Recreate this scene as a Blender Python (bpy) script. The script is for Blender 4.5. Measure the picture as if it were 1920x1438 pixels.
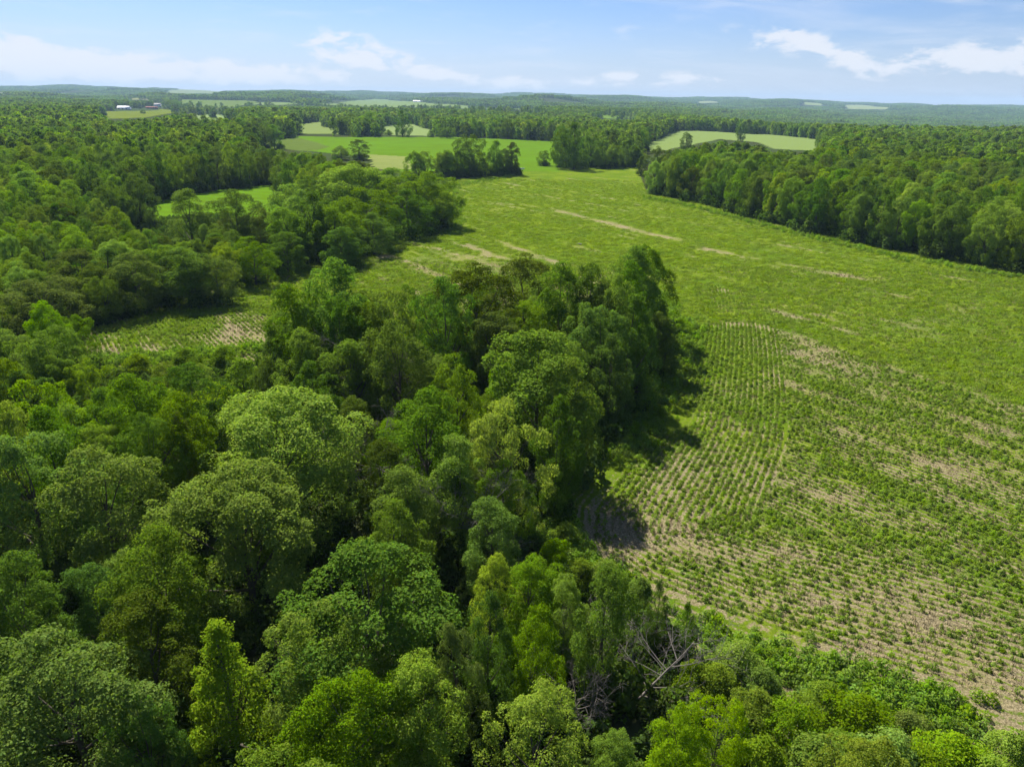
import bpy, math, random
import numpy as np
from mathutils import Matrix, Vector

for o in list(bpy.data.objects):
    bpy.data.objects.remove(o, do_unlink=True)
sc = bpy.context.scene
COL = sc.collection
rng = np.random.default_rng(7)
random.seed(7)
PI = math.pi

# ------------------------------------------------------------------ camera
EYE = 40.0                       # drone height over the field, metres
F_PX, PW, PH = 1333.0, 1920.0, 1438.0
PITCH = math.atan(532.0 / F_PX)
ROLL = math.radians(0.9)
FWD = np.array([0.0, math.cos(PITCH), -math.sin(PITCH)])
DWN = np.array([0.0, -math.sin(PITCH), -math.cos(PITCH)])
RGT = np.array([1.0, 0.0, 0.0])
cam_d = bpy.data.cameras.new("camera")
cam_d.sensor_fit = 'HORIZONTAL'
cam_d.sensor_width = 36.0
cam_d.lens = 36.0 * F_PX / PW
cam_d.clip_start = 0.5
cam_d.clip_end = 40000.0
cam = bpy.data.objects.new("camera", cam_d)
COL.objects.link(cam)
cx_ = math.cos(ROLL) * RGT - math.sin(ROLL) * DWN
cy_ = -math.sin(ROLL) * RGT - math.cos(ROLL) * DWN
cz_ = -FWD
cam.matrix_world = Matrix(((cx_[0], cy_[0], cz_[0], 0), (cx_[1], cy_[1], cz_[1], 0),
                           (cx_[2], cy_[2], cz_[2], EYE), (0, 0, 0, 1)))
sc.camera = cam

# ------------------------------------------------------------------ light
SUN_EL, SUN_AZ = math.radians(49), math.radians(-30)     # azimuth from +Y towards +X
sd = np.array([math.sin(SUN_AZ) * math.cos(SUN_EL), math.cos(SUN_AZ) * math.cos(SUN_EL), math.sin(SUN_EL)])
sun_d = bpy.data.lights.new("sun", 'SUN')
sun_d.energy = 5.0
sun_d.angle = math.radians(0.53)
sun_d.color = (1.0, 0.955, 0.87)
sun = bpy.data.objects.new("sun", sun_d)
COL.objects.link(sun)
sun.rotation_euler = Vector(sd).to_track_quat('Z', 'Y').to_euler()
sun.location = (0, 0, 300)

SKY_STRENGTH = 0.050
CLOUD_WHITE = (8.0, 8.25, 8.9, 1)
sc.view_settings.view_transform = 'Standard'
sc.view_settings.look = 'None'
sc.view_settings.gamma = 1.0
sc.view_settings.exposure = 1.15
sc.view_settings.use_curve_mapping = False

sc.cycles.max_bounces = 7
sc.cycles.diffuse_bounces = 3
sc.cycles.glossy_bounces = 2
sc.cycles.transmission_bounces = 4
sc.cycles.volume_bounces = 0
sc.cycles.use_denoising = True


# ------------------------------------------------------------------ node helper
class NT:
    def __init__(self, tree):
        self.t = tree
        self.n = tree.nodes
        self.l = tree.links

    def node(self, typ, **kw):
        n = self.n.new(typ)
        for k, v in kw.items():
            setattr(n, k, v)
        return n

    def put(self, sock, v):
        if v is None:
            return
        if isinstance(v, bpy.types.NodeSocket):
            self.l.new(v, sock)
        else:
            sock.default_value = v

    def math(self, op, a, b=None, c=None, clamp=False):
        n = self.node('ShaderNodeMath', operation=op)
        n.use_clamp = clamp
        for i, v in enumerate((a, b, c)):
            self.put(n.inputs[i], v)
        return n.outputs[0]

    def mix(self, fac, a, b, mode='MIX'):
        n = self.node('ShaderNodeMix', data_type='RGBA', blend_type=mode)
        self.put(n.inputs[0], fac)
        self.put(n.inputs[6], a)
        self.put(n.inputs[7], b)
        return n.outputs[2]

    def smooth(self, v, lo, hi, a=0.0, b=1.0):
        n = self.node('ShaderNodeMapRange', interpolation_type='SMOOTHSTEP')
        self.put(n.inputs[0], v)
        for i, q in enumerate((lo, hi, a, b)):
            n.inputs[i + 1].default_value = q
        return n.outputs[0]

    def noise(self, vec, scale, detail=4.0, rough=0.55, dist=0.0):
        n = self.node('ShaderNodeTexNoise')
        self.put(n.inputs['Vector'], vec)
        n.inputs['Scale'].default_value = scale
        n.inputs['Detail'].default_value = detail
        n.inputs['Roughness'].default_value = rough
        n.inputs['Distortion'].default_value = dist
        return n.outputs[0]

    def mapping(self, vec, scale=(1, 1, 1), rot=(0, 0, 0), loc=(0, 0, 0)):
        n = self.node('ShaderNodeMapping')
        self.put(n.inputs[0], vec)
        n.inputs['Location'].default_value = loc
        n.inputs['Rotation'].default_value = rot
        n.inputs['Scale'].default_value = scale
        return n.outputs[0]

    def comb(self, x, y, z=0.0):
        n = self.node('ShaderNodeCombineXYZ')
        for i, v in enumerate((x, y, z)):
            self.put(n.inputs[i], v)
        return n.outputs[0]

    def attr(self, name, typ='GEOMETRY'):
        n = self.node('ShaderNodeAttribute', attribute_name=name, attribute_type=typ)
        return n.outputs['Fac']


# ------------------------------------------------------------------ world: sky with light cloud
world = bpy.data.worlds.new("World")
sc.world = world
world.use_nodes = True
W = NT(world.node_tree)
W.n.clear()
sky = W.node('ShaderNodeTexSky', sky_type='NISHITA')
sky.sun_disc = False
sky.sun_elevation = SUN_EL
sky.sun_rotation = SUN_AZ
sky.altitude = 300
sky.air_density = 1.0
sky.dust_density = 0.6
sky.ozone_density = 2.2
tc = W.node('ShaderNodeTexCoord')
sep = W.node('ShaderNodeSeparateXYZ')
W.l.new(tc.outputs['Generated'], sep.inputs[0])
az = W.math('ARCTAN2', sep.outputs[0], sep.outputs[1])
el = W.math('ARCSINE', sep.outputs[2])
# cumulus banks low over the hills: (azimuth, elevation, half width, half height, tilt, strength)
banks = [(-.58, .036, .10, .017, -.06, 1.25), (-.47, .028, .12, .014, -.05, 1.1), (-.30, .024, .085, .012, -.05, 1.05),
         (-.215, .060, .040, .018, -.1, .8), (-.13, .036, .11, .012, -.16, .9), (.325, .071, .050, .014, -.12, .95),
         (.405, .046, .042, .011, -.3, .95), (.22, .026, .06, .009, 0, .8), (.12, .026, .04, .008, 0, .75), (.03, .022, .05, .007, 0, .7), (.54, .050, .09, .014, 0, 1.1),
         (.66, .047, .09, .016, 0, .95), (.92, .06, .16, .03, 0, .9), (-.95, .05, .2, .03, 0, .9), (1.5, .07, .2, .04, 0, .9),
         (-1.6, .06, .25, .04, 0, .9), (2.4, .08, .3, .05, 0, .9), (-2.5, .07, .3, .05, 0, .9), (.16, .08, .07, .012, 0, .35), (-.75, .022, .12, .012, 0, .7)]
acc = None
for (a0, e0, ra, re, tl, st) in banks:
    dx = W.math('SUBTRACT', az, a0)
    dy = W.math('SUBTRACT', el, e0)
    dy = W.math('SUBTRACT', dy, W.math('MULTIPLY', dx, tl))
    dx = W.math('DIVIDE', dx, ra)
    dy = W.math('DIVIDE', dy, re)
    rr = W.math('ADD', W.math('MULTIPLY', dx, dx), W.math('MULTIPLY', dy, dy))
    g = W.math('MULTIPLY', W.math('POWER', 2.71828, W.math('MULTIPLY', rr, -0.8)), st)
    acc = g if acc is None else W.math('ADD', acc, g)
cv = W.comb(W.math('MULTIPLY', az, 26.0), W.math('MULTIPLY', el, 62.0), 3.1)
puff = W.noise(cv, 1.0, 9.0, 0.56, 0.25)
puffs = W.math('ADD', W.math('MULTIPLY', acc, 0.40), W.math('SUBTRACT', W.math('MULTIPLY', puff, 1.7), 0.82))
cum = W.smooth(puffs, 0.14, 0.46)
cum = W.math('MULTIPLY', cum, W.smooth(acc, 0.1, 0.6))
cv2 = W.comb(W.math('MULTIPLY', az, 2.6), W.math('ADD', W.math('MULTIPLY', el, 30.0), W.math('MULTIPLY', az, 2.2)), 7.7)
cir = W.noise(cv2, 1.0, 6.0, 0.6, 0.6)
cirr = W.math('MULTIPLY', W.smooth(cir, 0.46, 0.74), W.smooth(el, 0.0, 0.1, 0.5, 1.0))
cv3 = W.comb(W.math('MULTIPLY', az, 9.0), W.math('MULTIPLY', el, 55.0), 1.7)
wis = W.math('MULTIPLY', W.smooth(W.noise(cv3, 1.0, 6.0, 0.6, 0.3), 0.5, 0.8), 0.35)
veil = W.math('ADD', W.math('MULTIPLY', cirr, 0.42), wis, clamp=True)
lowveil = W.smooth(el, 0.0, 0.12, 0.55, 0.0)
skyc = W.mix(1.0, sky.outputs[0], (0.66, 0.80, 1.12, 1), 'MULTIPLY')
c1 = W.mix(lowveil, skyc, (6.3, 7.0, 8.9, 1))
c1 = W.mix(veil, c1, (7.2, 7.8, 9.0, 1))
c2 = W.mix(W.math('MULTIPLY', cum, 0.85), c1, CLOUD_WHITE)
bg = W.node('ShaderNodeBackground')
W.l.new(c2, bg.inputs[0])
bg.inputs[1].default_value = SKY_STRENGTH
wo = W.node('ShaderNodeOutputWorld')
W.l.new(bg.outputs[0], wo.inputs[0])


# ------------------------------------------------------------------ geometry helpers
def px_ray(u, v):
    u = np.asarray(u, float) - PW / 2
    v = np.asarray(v, float) - PH / 2
    a = (u * math.cos(ROLL) + v * math.sin(ROLL)) / F_PX
    b = (-u * math.sin(ROLL) + v * math.cos(ROLL)) / F_PX
    return a[..., None] * RGT + FWD + b[..., None] * DWN


def sstep(t):
    t = np.clip(t, 0, 1)
    return t * t * (3 - 2 * t)


def terr(x, y):
    """terrain height: level round the field, rolling further out, wooded ridges on the skyline"""
    x = np.asarray(x, float)
    y = np.asarray(y, float)
    r = np.hypot(x, y)
    a = np.arctan2(x, y)
    h = sstep((r - 520) / 1300) * (5.0 * np.sin(x * .0041 + 1.0) * np.cos(y * .0033) + 3.5 * np.sin(x * .009 - y * .006))
    h += -38 * sstep((r - 1050) / 700) * sstep((a - .16) / .3) * (1 - sstep((r - 4200) / 3000))
    h += 26 * np.exp(-((r - 4300) / 900.) ** 2) * (1 - sstep((a - .1) / .5)) * (1 + .5 * np.sin(a * 17 + 1) + .3 * np.sin(a * 41))
    amp = np.interp(a, [-3.2, -.75, -.5, -.25, 0, .2, .35, .5, .65, 3.2], [80, 80, 78, 80, 90, 84, 66, 40, 22, 30])
    h += (amp + 7 * np.sin(a * 23 + .6) + 5 * np.sin(a * 57) + 3 * np.sin(a * 131 + 2)) * np.exp(-((r - 9300) / 1900.) ** 2)
    h += .45 * amp * np.exp(-((r - 6600) / 900.) ** 2) * (1 + .4 * np.sin(a * 31 + 4))
    return h


def ground_at(u, v):
    """the place on the ground that is seen at pixel (u, v) of the 1920 x 1438 photograph"""
    d = px_ray(u, v)
    shp = d.shape[:-1]
    d = d.reshape(-1, 3)
    t = np.full(len(d), 10.0)
    done = np.zeros(len(d), bool)
    for _ in range(2600):
        p = d * t[:, None]
        z = EYE + p[:, 2]
        hit = z <= terr(p[:, 0], p[:, 1])
        done |= hit
        st = np.where(t < 700, 1.5, t * .0025)
        t = np.where(done, t, t + st)
        if done.all() or t.max() > 14000:
            break
    p = d * t[:, None]
    return p[:, :2].reshape(shp + (2,))


def plane_at(u, v, z):
    d = px_ray(u, v)
    t = (z - EYE) / d[..., 2]
    return d[..., 0] * t, d[..., 1] * t


def project(x, y, z):
    p = np.stack([np.asarray(x, float), np.asarray(y, float), np.asarray(z, float) - EYE], -1)
    w = p @ FWD
    a = p @ RGT / w * F_PX
    b = p @ DWN / w * F_PX
    u = a * math.cos(ROLL) - b * math.sin(ROLL) + PW / 2
    v = a * math.sin(ROLL) + b * math.cos(ROLL) + PH / 2
    return u, v, w


def inside(px, py, poly):
    px = np.asarray(px, float)
    py = np.asarray(py, float)
    c = np.zeros(px.shape, bool)
    n = len(poly)
    j = n - 1
    for i in range(n):
        xi, yi = poly[i]
        xj, yj = poly[j]
        if yi != yj:
            c ^= ((yi > py) != (yj > py)) & (px < (xj - xi) * (py - yi) / (yj - yi) + xi)
        j = i
    return c


def dist_line(px, py, pts):
    px = np.asarray(px, float)
    py = np.asarray(py, float)
    best = np.full(px.shape, 1e9)
    for (ax, ay), (bx, by) in zip(pts[:-1], pts[1:]):
        dx, dy = bx - ax, by - ay
        t = np.clip(((px - ax) * dx + (py - ay) * dy) / (dx * dx + dy * dy), 0, 1)
        best = np.minimum(best, np.hypot(px - ax - t * dx, py - ay - t * dy))
    return best


def mesh_np(name, verts, quads, mats, mat_idx=None, tris=None, smooth=False):
    me = bpy.data.meshes.new(name)
    verts = np.ascontiguousarray(verts, np.float32)
    nq = 0 if quads is None else len(quads)
    nt = 0 if tris is None else len(tris)
    me.vertices.add(len(verts))
    me.vertices.foreach_set('co', verts.ravel())
    parts, starts = [], []
    if nq:
        parts.append(np.asarray(quads, np.int32).ravel())
        starts.append(np.arange(nq, dtype=np.int32) * 4)
    if nt:
        parts.append(np.asarray(tris, np.int32).ravel())
        starts.append(nq * 4 + np.arange(nt, dtype=np.int32) * 3)
    li = np.concatenate(parts)
    me.loops.add(len(li))
    me.loops.foreach_set('vertex_index', li)
    me.polygons.add(nq + nt)
    me.polygons.foreach_set('loop_start', np.concatenate(starts))
    if mat_idx is not None:
        me.polygons.foreach_set('material_index', np.asarray(mat_idx, np.int32))
    if smooth:
        me.polygons.foreach_set('use_smooth', np.ones(nq + nt, bool))
    for m in mats:
        me.materials.append(m)
    me.update(calc_edges=True)
    return me


def obj(name, me, parent=None, loc=None):
    o = bpy.data.objects.new(name, me)
    COL.objects.link(o)
    if parent:
        o.parent = parent
    if loc is not None:
        o.location = loc
    return o


def tag(o, label=None, cat=None, group=None, kind=None):
    if label:
        o['label'] = label
    if cat:
        o['category'] = cat
    if group:
        o['group'] = group
    if kind:
        o['kind'] = kind
    return o


# ------------------------------------------------------------------ materials
def principled(name, rough=0.8, spec=0.2):
    m = bpy.data.materials.new(name)
    m.use_nodes = True
    t = NT(m.node_tree)
    b = t.n['Principled BSDF']
    b.inputs['Roughness'].default_value = rough
    b.inputs['Specular IOR Level'].default_value = spec
    return m, t, b


def leaf_mat(name, col, trans=None, tf=0.36, spread=0.45, island=0.5):
    """leaf: diffuse plus light passing through; colour varies from leaf to leaf and from tree to tree"""
    m, t, b = principled(name, 0.8, 0.0)
    geo = t.node('ShaderNodeNewGeometry')
    oi = t.node('ShaderNodeObjectInfo')
    hs = t.node('ShaderNodeHueSaturation')
    hs.inputs['Color'].default_value = (*col, 1)
    rnd = oi.outputs['Random']
    r2 = t.math('FRACT', t.math('MULTIPLY', rnd, 13.7))
    isl = geo.outputs['Random Per Island']
    i2 = t.math('FRACT', t.math('MULTIPLY', isl, 7.31))
    hue = t.math('ADD', 0.5, t.math('ADD', t.math('MULTIPLY', t.math('SUBTRACT', rnd, .5), .020), t.math('MULTIPLY', t.math('SUBTRACT', i2, .5), .03)))
    t.l.new(hue, hs.inputs['Hue'])
    val = t.math('MULTIPLY', t.math('ADD', 1 - spread / 2, t.math('MULTIPLY', r2, spread)), t.math('ADD', 1 - island / 2, t.math('MULTIPLY', isl, island)))
    t.l.new(val, hs.inputs['Value'])
    sat = t.math('ADD', .86, t.math('MULTIPLY', t.math('FRACT', t.math('MULTIPLY', rnd, 5.3)), .2))
    t.l.new(sat, hs.inputs['Saturation'])
    t.l.new(hs.outputs[0], b.inputs['Base Color'])
    tr = t.node('ShaderNodeBsdfTranslucent')
    tcol = t.mix(1.0, hs.outputs[0], (*(trans or (1.55, 1.65, .5)), 1), 'MULTIPLY')
    t.l.new(tcol, tr.inputs[0])
    mx = t.node('ShaderNodeMixShader')
    mx.inputs[0].default_value = tf
    t.l.new(b.outputs[0], mx.inputs[1])
    t.l.new(tr.outputs[0], mx.inputs[2])
    t.l.new(mx.outputs[0], t.n['Material Output'].inputs[0])
    return m


def bark_mat(name, col):
    m, t, b = principled(name, 0.9, 0.1)
    g = t.node('ShaderNodeNewGeometry')
    n = t.noise(t.mapping(g.outputs['Position'], (6, 6, 1.2)), 1.0, 5)
    c = t.mix(n, (col[0] * .5, col[1] * .5, col[2] * .5, 1), (col[0] * 1.4, col[1] * 1.4, col[2] * 1.4, 1))
    t.l.new(c, b.inputs['Base Color'])
    return m


def plain_mat(name, col, rough=.7, var=.25, scale=1.5, spec=.2):
    m, t, b = principled(name, rough, spec)
    g = t.node('ShaderNodeNewGeometry')
    n = t.noise(g.outputs['Position'], scale, 5)
    lo, hi = 1 - var, 1 + var
    c = t.mix(n, tuple(v * lo for v in col) + (1,), tuple(v * hi for v in col) + (1,))
    t.l.new(c, b.inputs['Base Color'])
    return m


BARK = bark_mat('bark', (.085, .072, .055))
BARK_PALE = bark_mat('dead_wood', (.15, .135, .115))
LEAF = {
    'ash': leaf_mat('leaf_light_green', (.145, .232, .013), tf=.38),
    'oak': leaf_mat('leaf_mid_green', (0.114, 0.178, 0.012)),
    'maple': leaf_mat('leaf_deep_green', (.082, .156, .013)),
    'locust': leaf_mat('leaf_dark_olive', (0.086, 0.122, 0.013), tf=.3),
    'elm': leaf_mat('leaf_fresh_green', (0.114, 0.2, 0.012), tf=.38),
    'boxelder': leaf_mat('leaf_yellow_green', (0.192, 0.268, 0.013), tf=.4),
    'silver': leaf_mat('leaf_grey_green', (.120, .196, .022), tf=.3),
    'sapling': leaf_mat('leaf_pale_yellow_green', (0.172, 0.252, 0.02), tf=.4),
    'shrub': leaf_mat('leaf_shrub_green', (0.15, 0.228, 0.013), tf=.38),
    'walnut': leaf_mat('leaf_bright_green', (0.134, 0.218, 0.012), tf=.38),
}
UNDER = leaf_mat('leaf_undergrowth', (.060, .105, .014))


# ------------------------------------------------------------------ tree building
def leaf_quads(pos, nrm, size, aspect=.62):
    """diamond-shaped leaf sprays, slightly folded along the middle"""
    n = len(pos)
    nrm = nrm / np.linalg.norm(nrm, axis=1, keepdims=True)
    ref = rng.normal(size=(n, 3))
    t = np.cross(nrm, ref)
    t /= np.linalg.norm(t, axis=1, keepdims=True) + 1e-9
    b = np.cross(nrm, t)
    s = (size * rng.uniform(.55, 1.4, n))[:, None]
    fold = nrm * s * .16
    v = np.empty((n, 4, 3))
    v[:, 0] = pos - t * s * .5
    v[:, 1] = pos - b * s * aspect * .5 + fold
    v[:, 2] = pos + t * s * .5
    v[:, 3] = pos + b * s * aspect * .5 + fold
    return v.reshape(-1, 3), np.arange(n * 4).reshape(n, 4)


def tube(path, radii, sides=6):
    path = np.asarray(path, float)
    n = len(path)
    d = np.gradient(path, axis=0)
    d /= np.linalg.norm(d, axis=1, keepdims=True) + 1e-9
    up = np.where(np.abs(d[:, 2:3]) > .9, [[1., 0, 0]], [[0, 0, 1.]])
    a = np.cross(d, up)
    a /= np.linalg.norm(a, axis=1, keepdims=True) + 1e-9
    b = np.cross(d, a)
    an = np.arange(sides) * 2 * PI / sides
    ring = a[:, None] * np.cos(an)[None, :, None] + b[:, None] * np.sin(an)[None, :, None]
    v = path[:, None] + ring * np.asarray(radii)[:, None, None]
    i = np.arange(n - 1)[:, None] * sides
    k = np.arange(sides)[None]
    k2 = (k + 1) % sides
    q = np.stack([i + k, i + k2, i + sides + k2, i + sides + k], -1).reshape(-1, 4)
    return v.reshape(-1, 3), q


class Geo:
    def __init__(self):
        self.v, self.q, self.m, self.n = [], [], [], 0

    def add(self, v, q, m=0):
        self.v.append(v)
        self.q.append(q + self.n)
        self.m.append(np.full(len(q), m, np.int32))
        self.n += len(v)

    def mesh(self, name, mats):
        return mesh_np(name, np.concatenate(self.v), np.concatenate(self.q), mats, np.concatenate(self.m))


# crown form per kind: (bare stem share, radius / height, fullness exponent, number of lobes, puffs, puff radius, flatness, leaf size)
FORM = {
    'ash':      (.07, .36, .46, 6, 120, 1.30, .85, 0.211),
    'oak':      (.06, .37, .44, 5, 96, 1.45, .80, 0.238),
    'maple':    (.05, .36, .48, 7, 120, 1.20, .80, 0.229),
    'locust':   (.08, .31, .52, 4, 96, 1.05, .75, 0.194),
    'elm':      (.10, .32, .42, 4, 92, 1.25, .90, 0.220),
    'boxelder': (.06, .40, .46, 6, 104, 1.10, .80, 0.220),
    'silver':   (.08, .36, .48, 5, 98, 1.20, .85, 0.211),
    'walnut':   (.07, .34, .46, 5, 88, 1.35, .80, 0.238),
    'sapling':  (.03, .24, .80, 3, 130, .80, 1.0, 0.150),
    'shrub':    (.02, .55, .55, 4, 46, .95, .85, 0.194),
}


def crown_points(kind, H, dens, leaf, seed, puff_k=1.0, n_k=1.0):
    g = np.random.default_rng(seed)
    hb, rr, ex, lobes, npuff, pr, flat, _ls = FORM[kind]
    pr *= puff_k
    npuff = max(6, int(npuff * n_k))
    R = rr * H
    ph = g.uniform(0, 2 * PI, 4)
    la = g.uniform(.12, .32, 4)
    la2 = g.uniform(0, 2 * PI, 3)
    cs, rs = [], []
    for i in range(npuff * 6):
        if len(cs) >= npuff:
            break
        t = g.uniform(0, 1) ** (1.5 if kind == 'sapling' else 1.0)
        th = g.uniform(0, 2 * PI)
        lob = 1 + la[0] * math.sin(lobes * .5 * th + ph[0]) + la[1] * math.sin(2 * th + ph[1]) + .12 * math.sin(5 * th + 6 * t + ph[2])
        tm = .30 if kind in ('shrub', 'sapling') else .50
        q = (t - tm) / (1 - tm) if t > tm else (tm - t) / tm * .58
        rad = R * max(0.04, (1 - q * q)) ** ex * lob
        if kind == 'elm':
            rad *= .62 + .5 * t
        if kind == 'sapling':
            rad = R * (1 - t) ** .7 * (1 + .2 * math.sin(3 * th + ph[0])) + .25
        fr = g.uniform(.35, 1) ** .45
        rp = pr * g.uniform(.6, 1.35) * (H / 16.0 if kind != 'shrub' else H / 5.0)
        z = H * (hb + (1 - hb) * (t * .93 + .02)) - rp * .3
        z += .05 * H * math.sin(2 * th + ph[3])
        cs.append((math.cos(th) * max(0, rad * fr - rp * .45), math.sin(th) * max(0, rad * fr - rp * .45), min(z, H - rp * .5)))
        rs.append(rp)
    cs = np.array(cs)
    rs = np.array(rs)
    P, N = [], []
    mid = np.array([0, 0, H * .5])
    for c, rp in zip(cs, rs):
        n = max(4, int(dens * rp * rp * 4 * PI / (leaf * leaf * .62)))
        out = c - mid
        out[2] *= .6
        out /= np.linalg.norm(out) + 1e-6
        d = g.normal(size=(n, 3)) + out * .55 + np.array([0, 0, .55])
        d /= np.linalg.norm(d, axis=1, keepdims=True)
        lump = 1 + .18 * np.sin(d[:, 0] * 5 + c[0] * 3) * np.sin(d[:, 1] * 5 + c[1]) + .1 * np.sin(d[:, 2] * 9 + c[2])
        sh = g.uniform(.55, 1.0, n) ** .5 * lump
        p = c + d * (rp * sh)[:, None] * np.array([1, 1, flat])
        nn = d * .7 + np.array([0, 0, .45]) + g.normal(size=(n, 3)) * .55
        P.append(p)
        N.append(nn)
    return np.concatenate(P), np.concatenate(N), cs, rs


def limbs(geo, H, kind, cs, seed, n_limb=12, sides=6, mat=0):
    g = np.random.default_rng(seed + 5)
    r0 = .017 * H + .04
    top = H * (.62 if kind != 'sapling' else .9)
    lean = g.uniform(-.03, .03, 2) * H
    zs = np.linspace(-.4, top, 8)
    w = np.cumsum(g.normal(0, .06, (8, 2)), axis=0) * H / 16
    path = np.column_stack([lean[0] * (zs / H) ** 1 + w[:, 0], lean[1] * (zs / H) + w[:, 1], zs])
    rad = r0 * np.interp(zs / top, [-.05, 0, .06, 1], [1.7, 1.35, 1, .3])
    geo.add(*tube(path, rad, sides + 2), mat)
    order = g.permutation(len(cs))[:n_limb]
    for k in order:
        c = cs[k]
        zb = np.clip(c[2] - .25 * H - g.uniform(0, .12) * H, .16 * H, top * .95)
        base = np.array([np.interp(zb, zs, path[:, 0]), np.interp(zb, zs, path[:, 1]), zb])
        midp = base * .45 + c * .55 + np.array([0, 0, -.04 * H]) + g.normal(0, .02 * H, 3)
        t = np.linspace(0, 1, 6)[:, None]
        p = (1 - t) ** 2 * base + 2 * t * (1 - t) * midp + t * t * c
        rb = r0 * np.interp(zb / top, [0, 1], [.55, .28])
        geo.add(*tube(p, rb * np.linspace(1, .25, 6), sides - 1), mat)


NEAR, HREF = {}, {}
for ki, kind in enumerate(FORM):
    H = 5.0 if kind == 'shrub' else (12.0 if kind == 'sapling' else 16.0)
    HREF[kind] = H
    NEAR[kind] = []
    for var in range(2):
        seed = 100 + ki * 10 + var
        ls = FORM[kind][7]
        P, N, cs, rs = crown_points(kind, H, .50, ls, seed)
        v, q = leaf_quads(P, N, ls)
        crown = mesh_np('crown', v, q, [LEAF[kind]])
        tg = Geo()
        limbs(tg, H, kind, cs, seed, 16 if kind != 'shrub' else 9)
        NEAR[kind].append((crown, tg.mesh('trunk', [BARK])))


def whole_tree(kind, leaf, dens, seed, puff_k, n_k, nl):
    """crown and trunk as one mesh, for the woods that read as one mass"""
    H = HREF[kind]
    P, N, cs, rs = crown_points(kind, H, dens, leaf, seed, puff_k, n_k)
    g = Geo()
    g.add(*leaf_quads(P, N, leaf, .75), 0)
    limbs(g, H, kind, cs, seed, nl, 4, 1)
    return g.mesh('wood_tree', [LEAF[kind], BARK])


PROTO = []           # meshes instanced in the wood
KINDS = ['ash', 'oak', 'maple', 'locust', 'elm', 'boxelder', 'silver', 'walnut']
L0, L1, L2 = {}, {}, {}
for kind in KINDS:
    for var in range(2):
        cr, tr = NEAR[kind][var]
        PROTO.append((kind, 'near', cr, tr))
        L0.setdefault(kind, []).append(len(PROTO) - 1)
for ki, kind in enumerate(KINDS):
    for var in range(2):
        PROTO.append((kind, 'mid', whole_tree(kind, .62, .50, 500 + ki * 10 + var, 1.15, .85, 6), None))
        L1.setdefault(kind, []).append(len(PROTO) - 1)
for ki, kind in enumerate(KINDS):
    PROTO.append((kind, 'far', whole_tree(kind, 1.35, .55, 700 + ki, 1.6, .42, 2), None))
    L2.setdefault(kind, []).append(len(PROTO) - 1)
# a block of distant woodland, 90 m square
PATCH = []
for pv in range(4):
    g = Geo()
    gg = np.random.default_rng(900 + pv)
    mats = [LEAF[k] for k in ('oak', 'maple', 'elm', 'ash', 'locust', 'walnut')]
    for ix in range(10):
        for iy in range(10):
            cxx, cyy = -45 + 9 * ix + gg.uniform(0, 9), -45 + 9 * iy + gg.uniform(0, 9)
            hh = gg.uniform(10, 19)
            rad = gg.uniform(4, 6.2)
            n = 46
            d = gg.normal(size=(n, 3)) + np.array([0, 0, .5])
            d /= np.linalg.norm(d, axis=1, keepdims=True)
            p = np.array([cxx, cyy, hh - rad]) + d * rad * gg.uniform(.8, 1.05, (n, 1))
            g.add(*leaf_quads(p, d + gg.normal(size=(n, 3)) * .25, 3.4, .8), int(gg.integers(0, 6)))
    PROTO.append(('patch', 'patch', g.mesh('wood_block', mats), None))
    PATCH.append(len(PROTO) - 1)

# ------------------------------------------------------------------ fields: outlines as seen in the photograph
MAIN_PX = [(90, 684), (60, 650), (240, 598), (400, 546), (560, 478), (700, 424), (825, 400), (835, 342), (975, 319), (1045, 314), (1195, 314), (1212, 362),
           (1300, 374), (1420, 406), (1580, 442), (1700, 472), (1925, 500), (2150, 545), (2150, 1500), (1500, 1560), (1280, 1230), (1060, 1075), (1035, 965),
           (1100, 890), (1215, 750), (1235, 700), (1100, 640), (900, 610), (650, 640), (500, 690), (300, 715)]
MAIN_VIEW = [(125, 665), (240, 640), (400, 592), (560, 522), (700, 470), (850, 437), (850, 345), (975, 327), (1045, 322), (1192, 322), (1205, 370),
             (1300, 385), (1420, 420), (1580, 458), (1700, 487), (1925, 524), (1925, 1380), (1740, 1330), (1480, 1245), (1300, 1150), (1110, 1050), (1088, 960),
             (1135, 930), (1265, 770), (1290, 650), (1205, 505), (1000, 478), (800, 508), (680, 498), (500, 560), (480, 650), (300, 680)]
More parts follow.
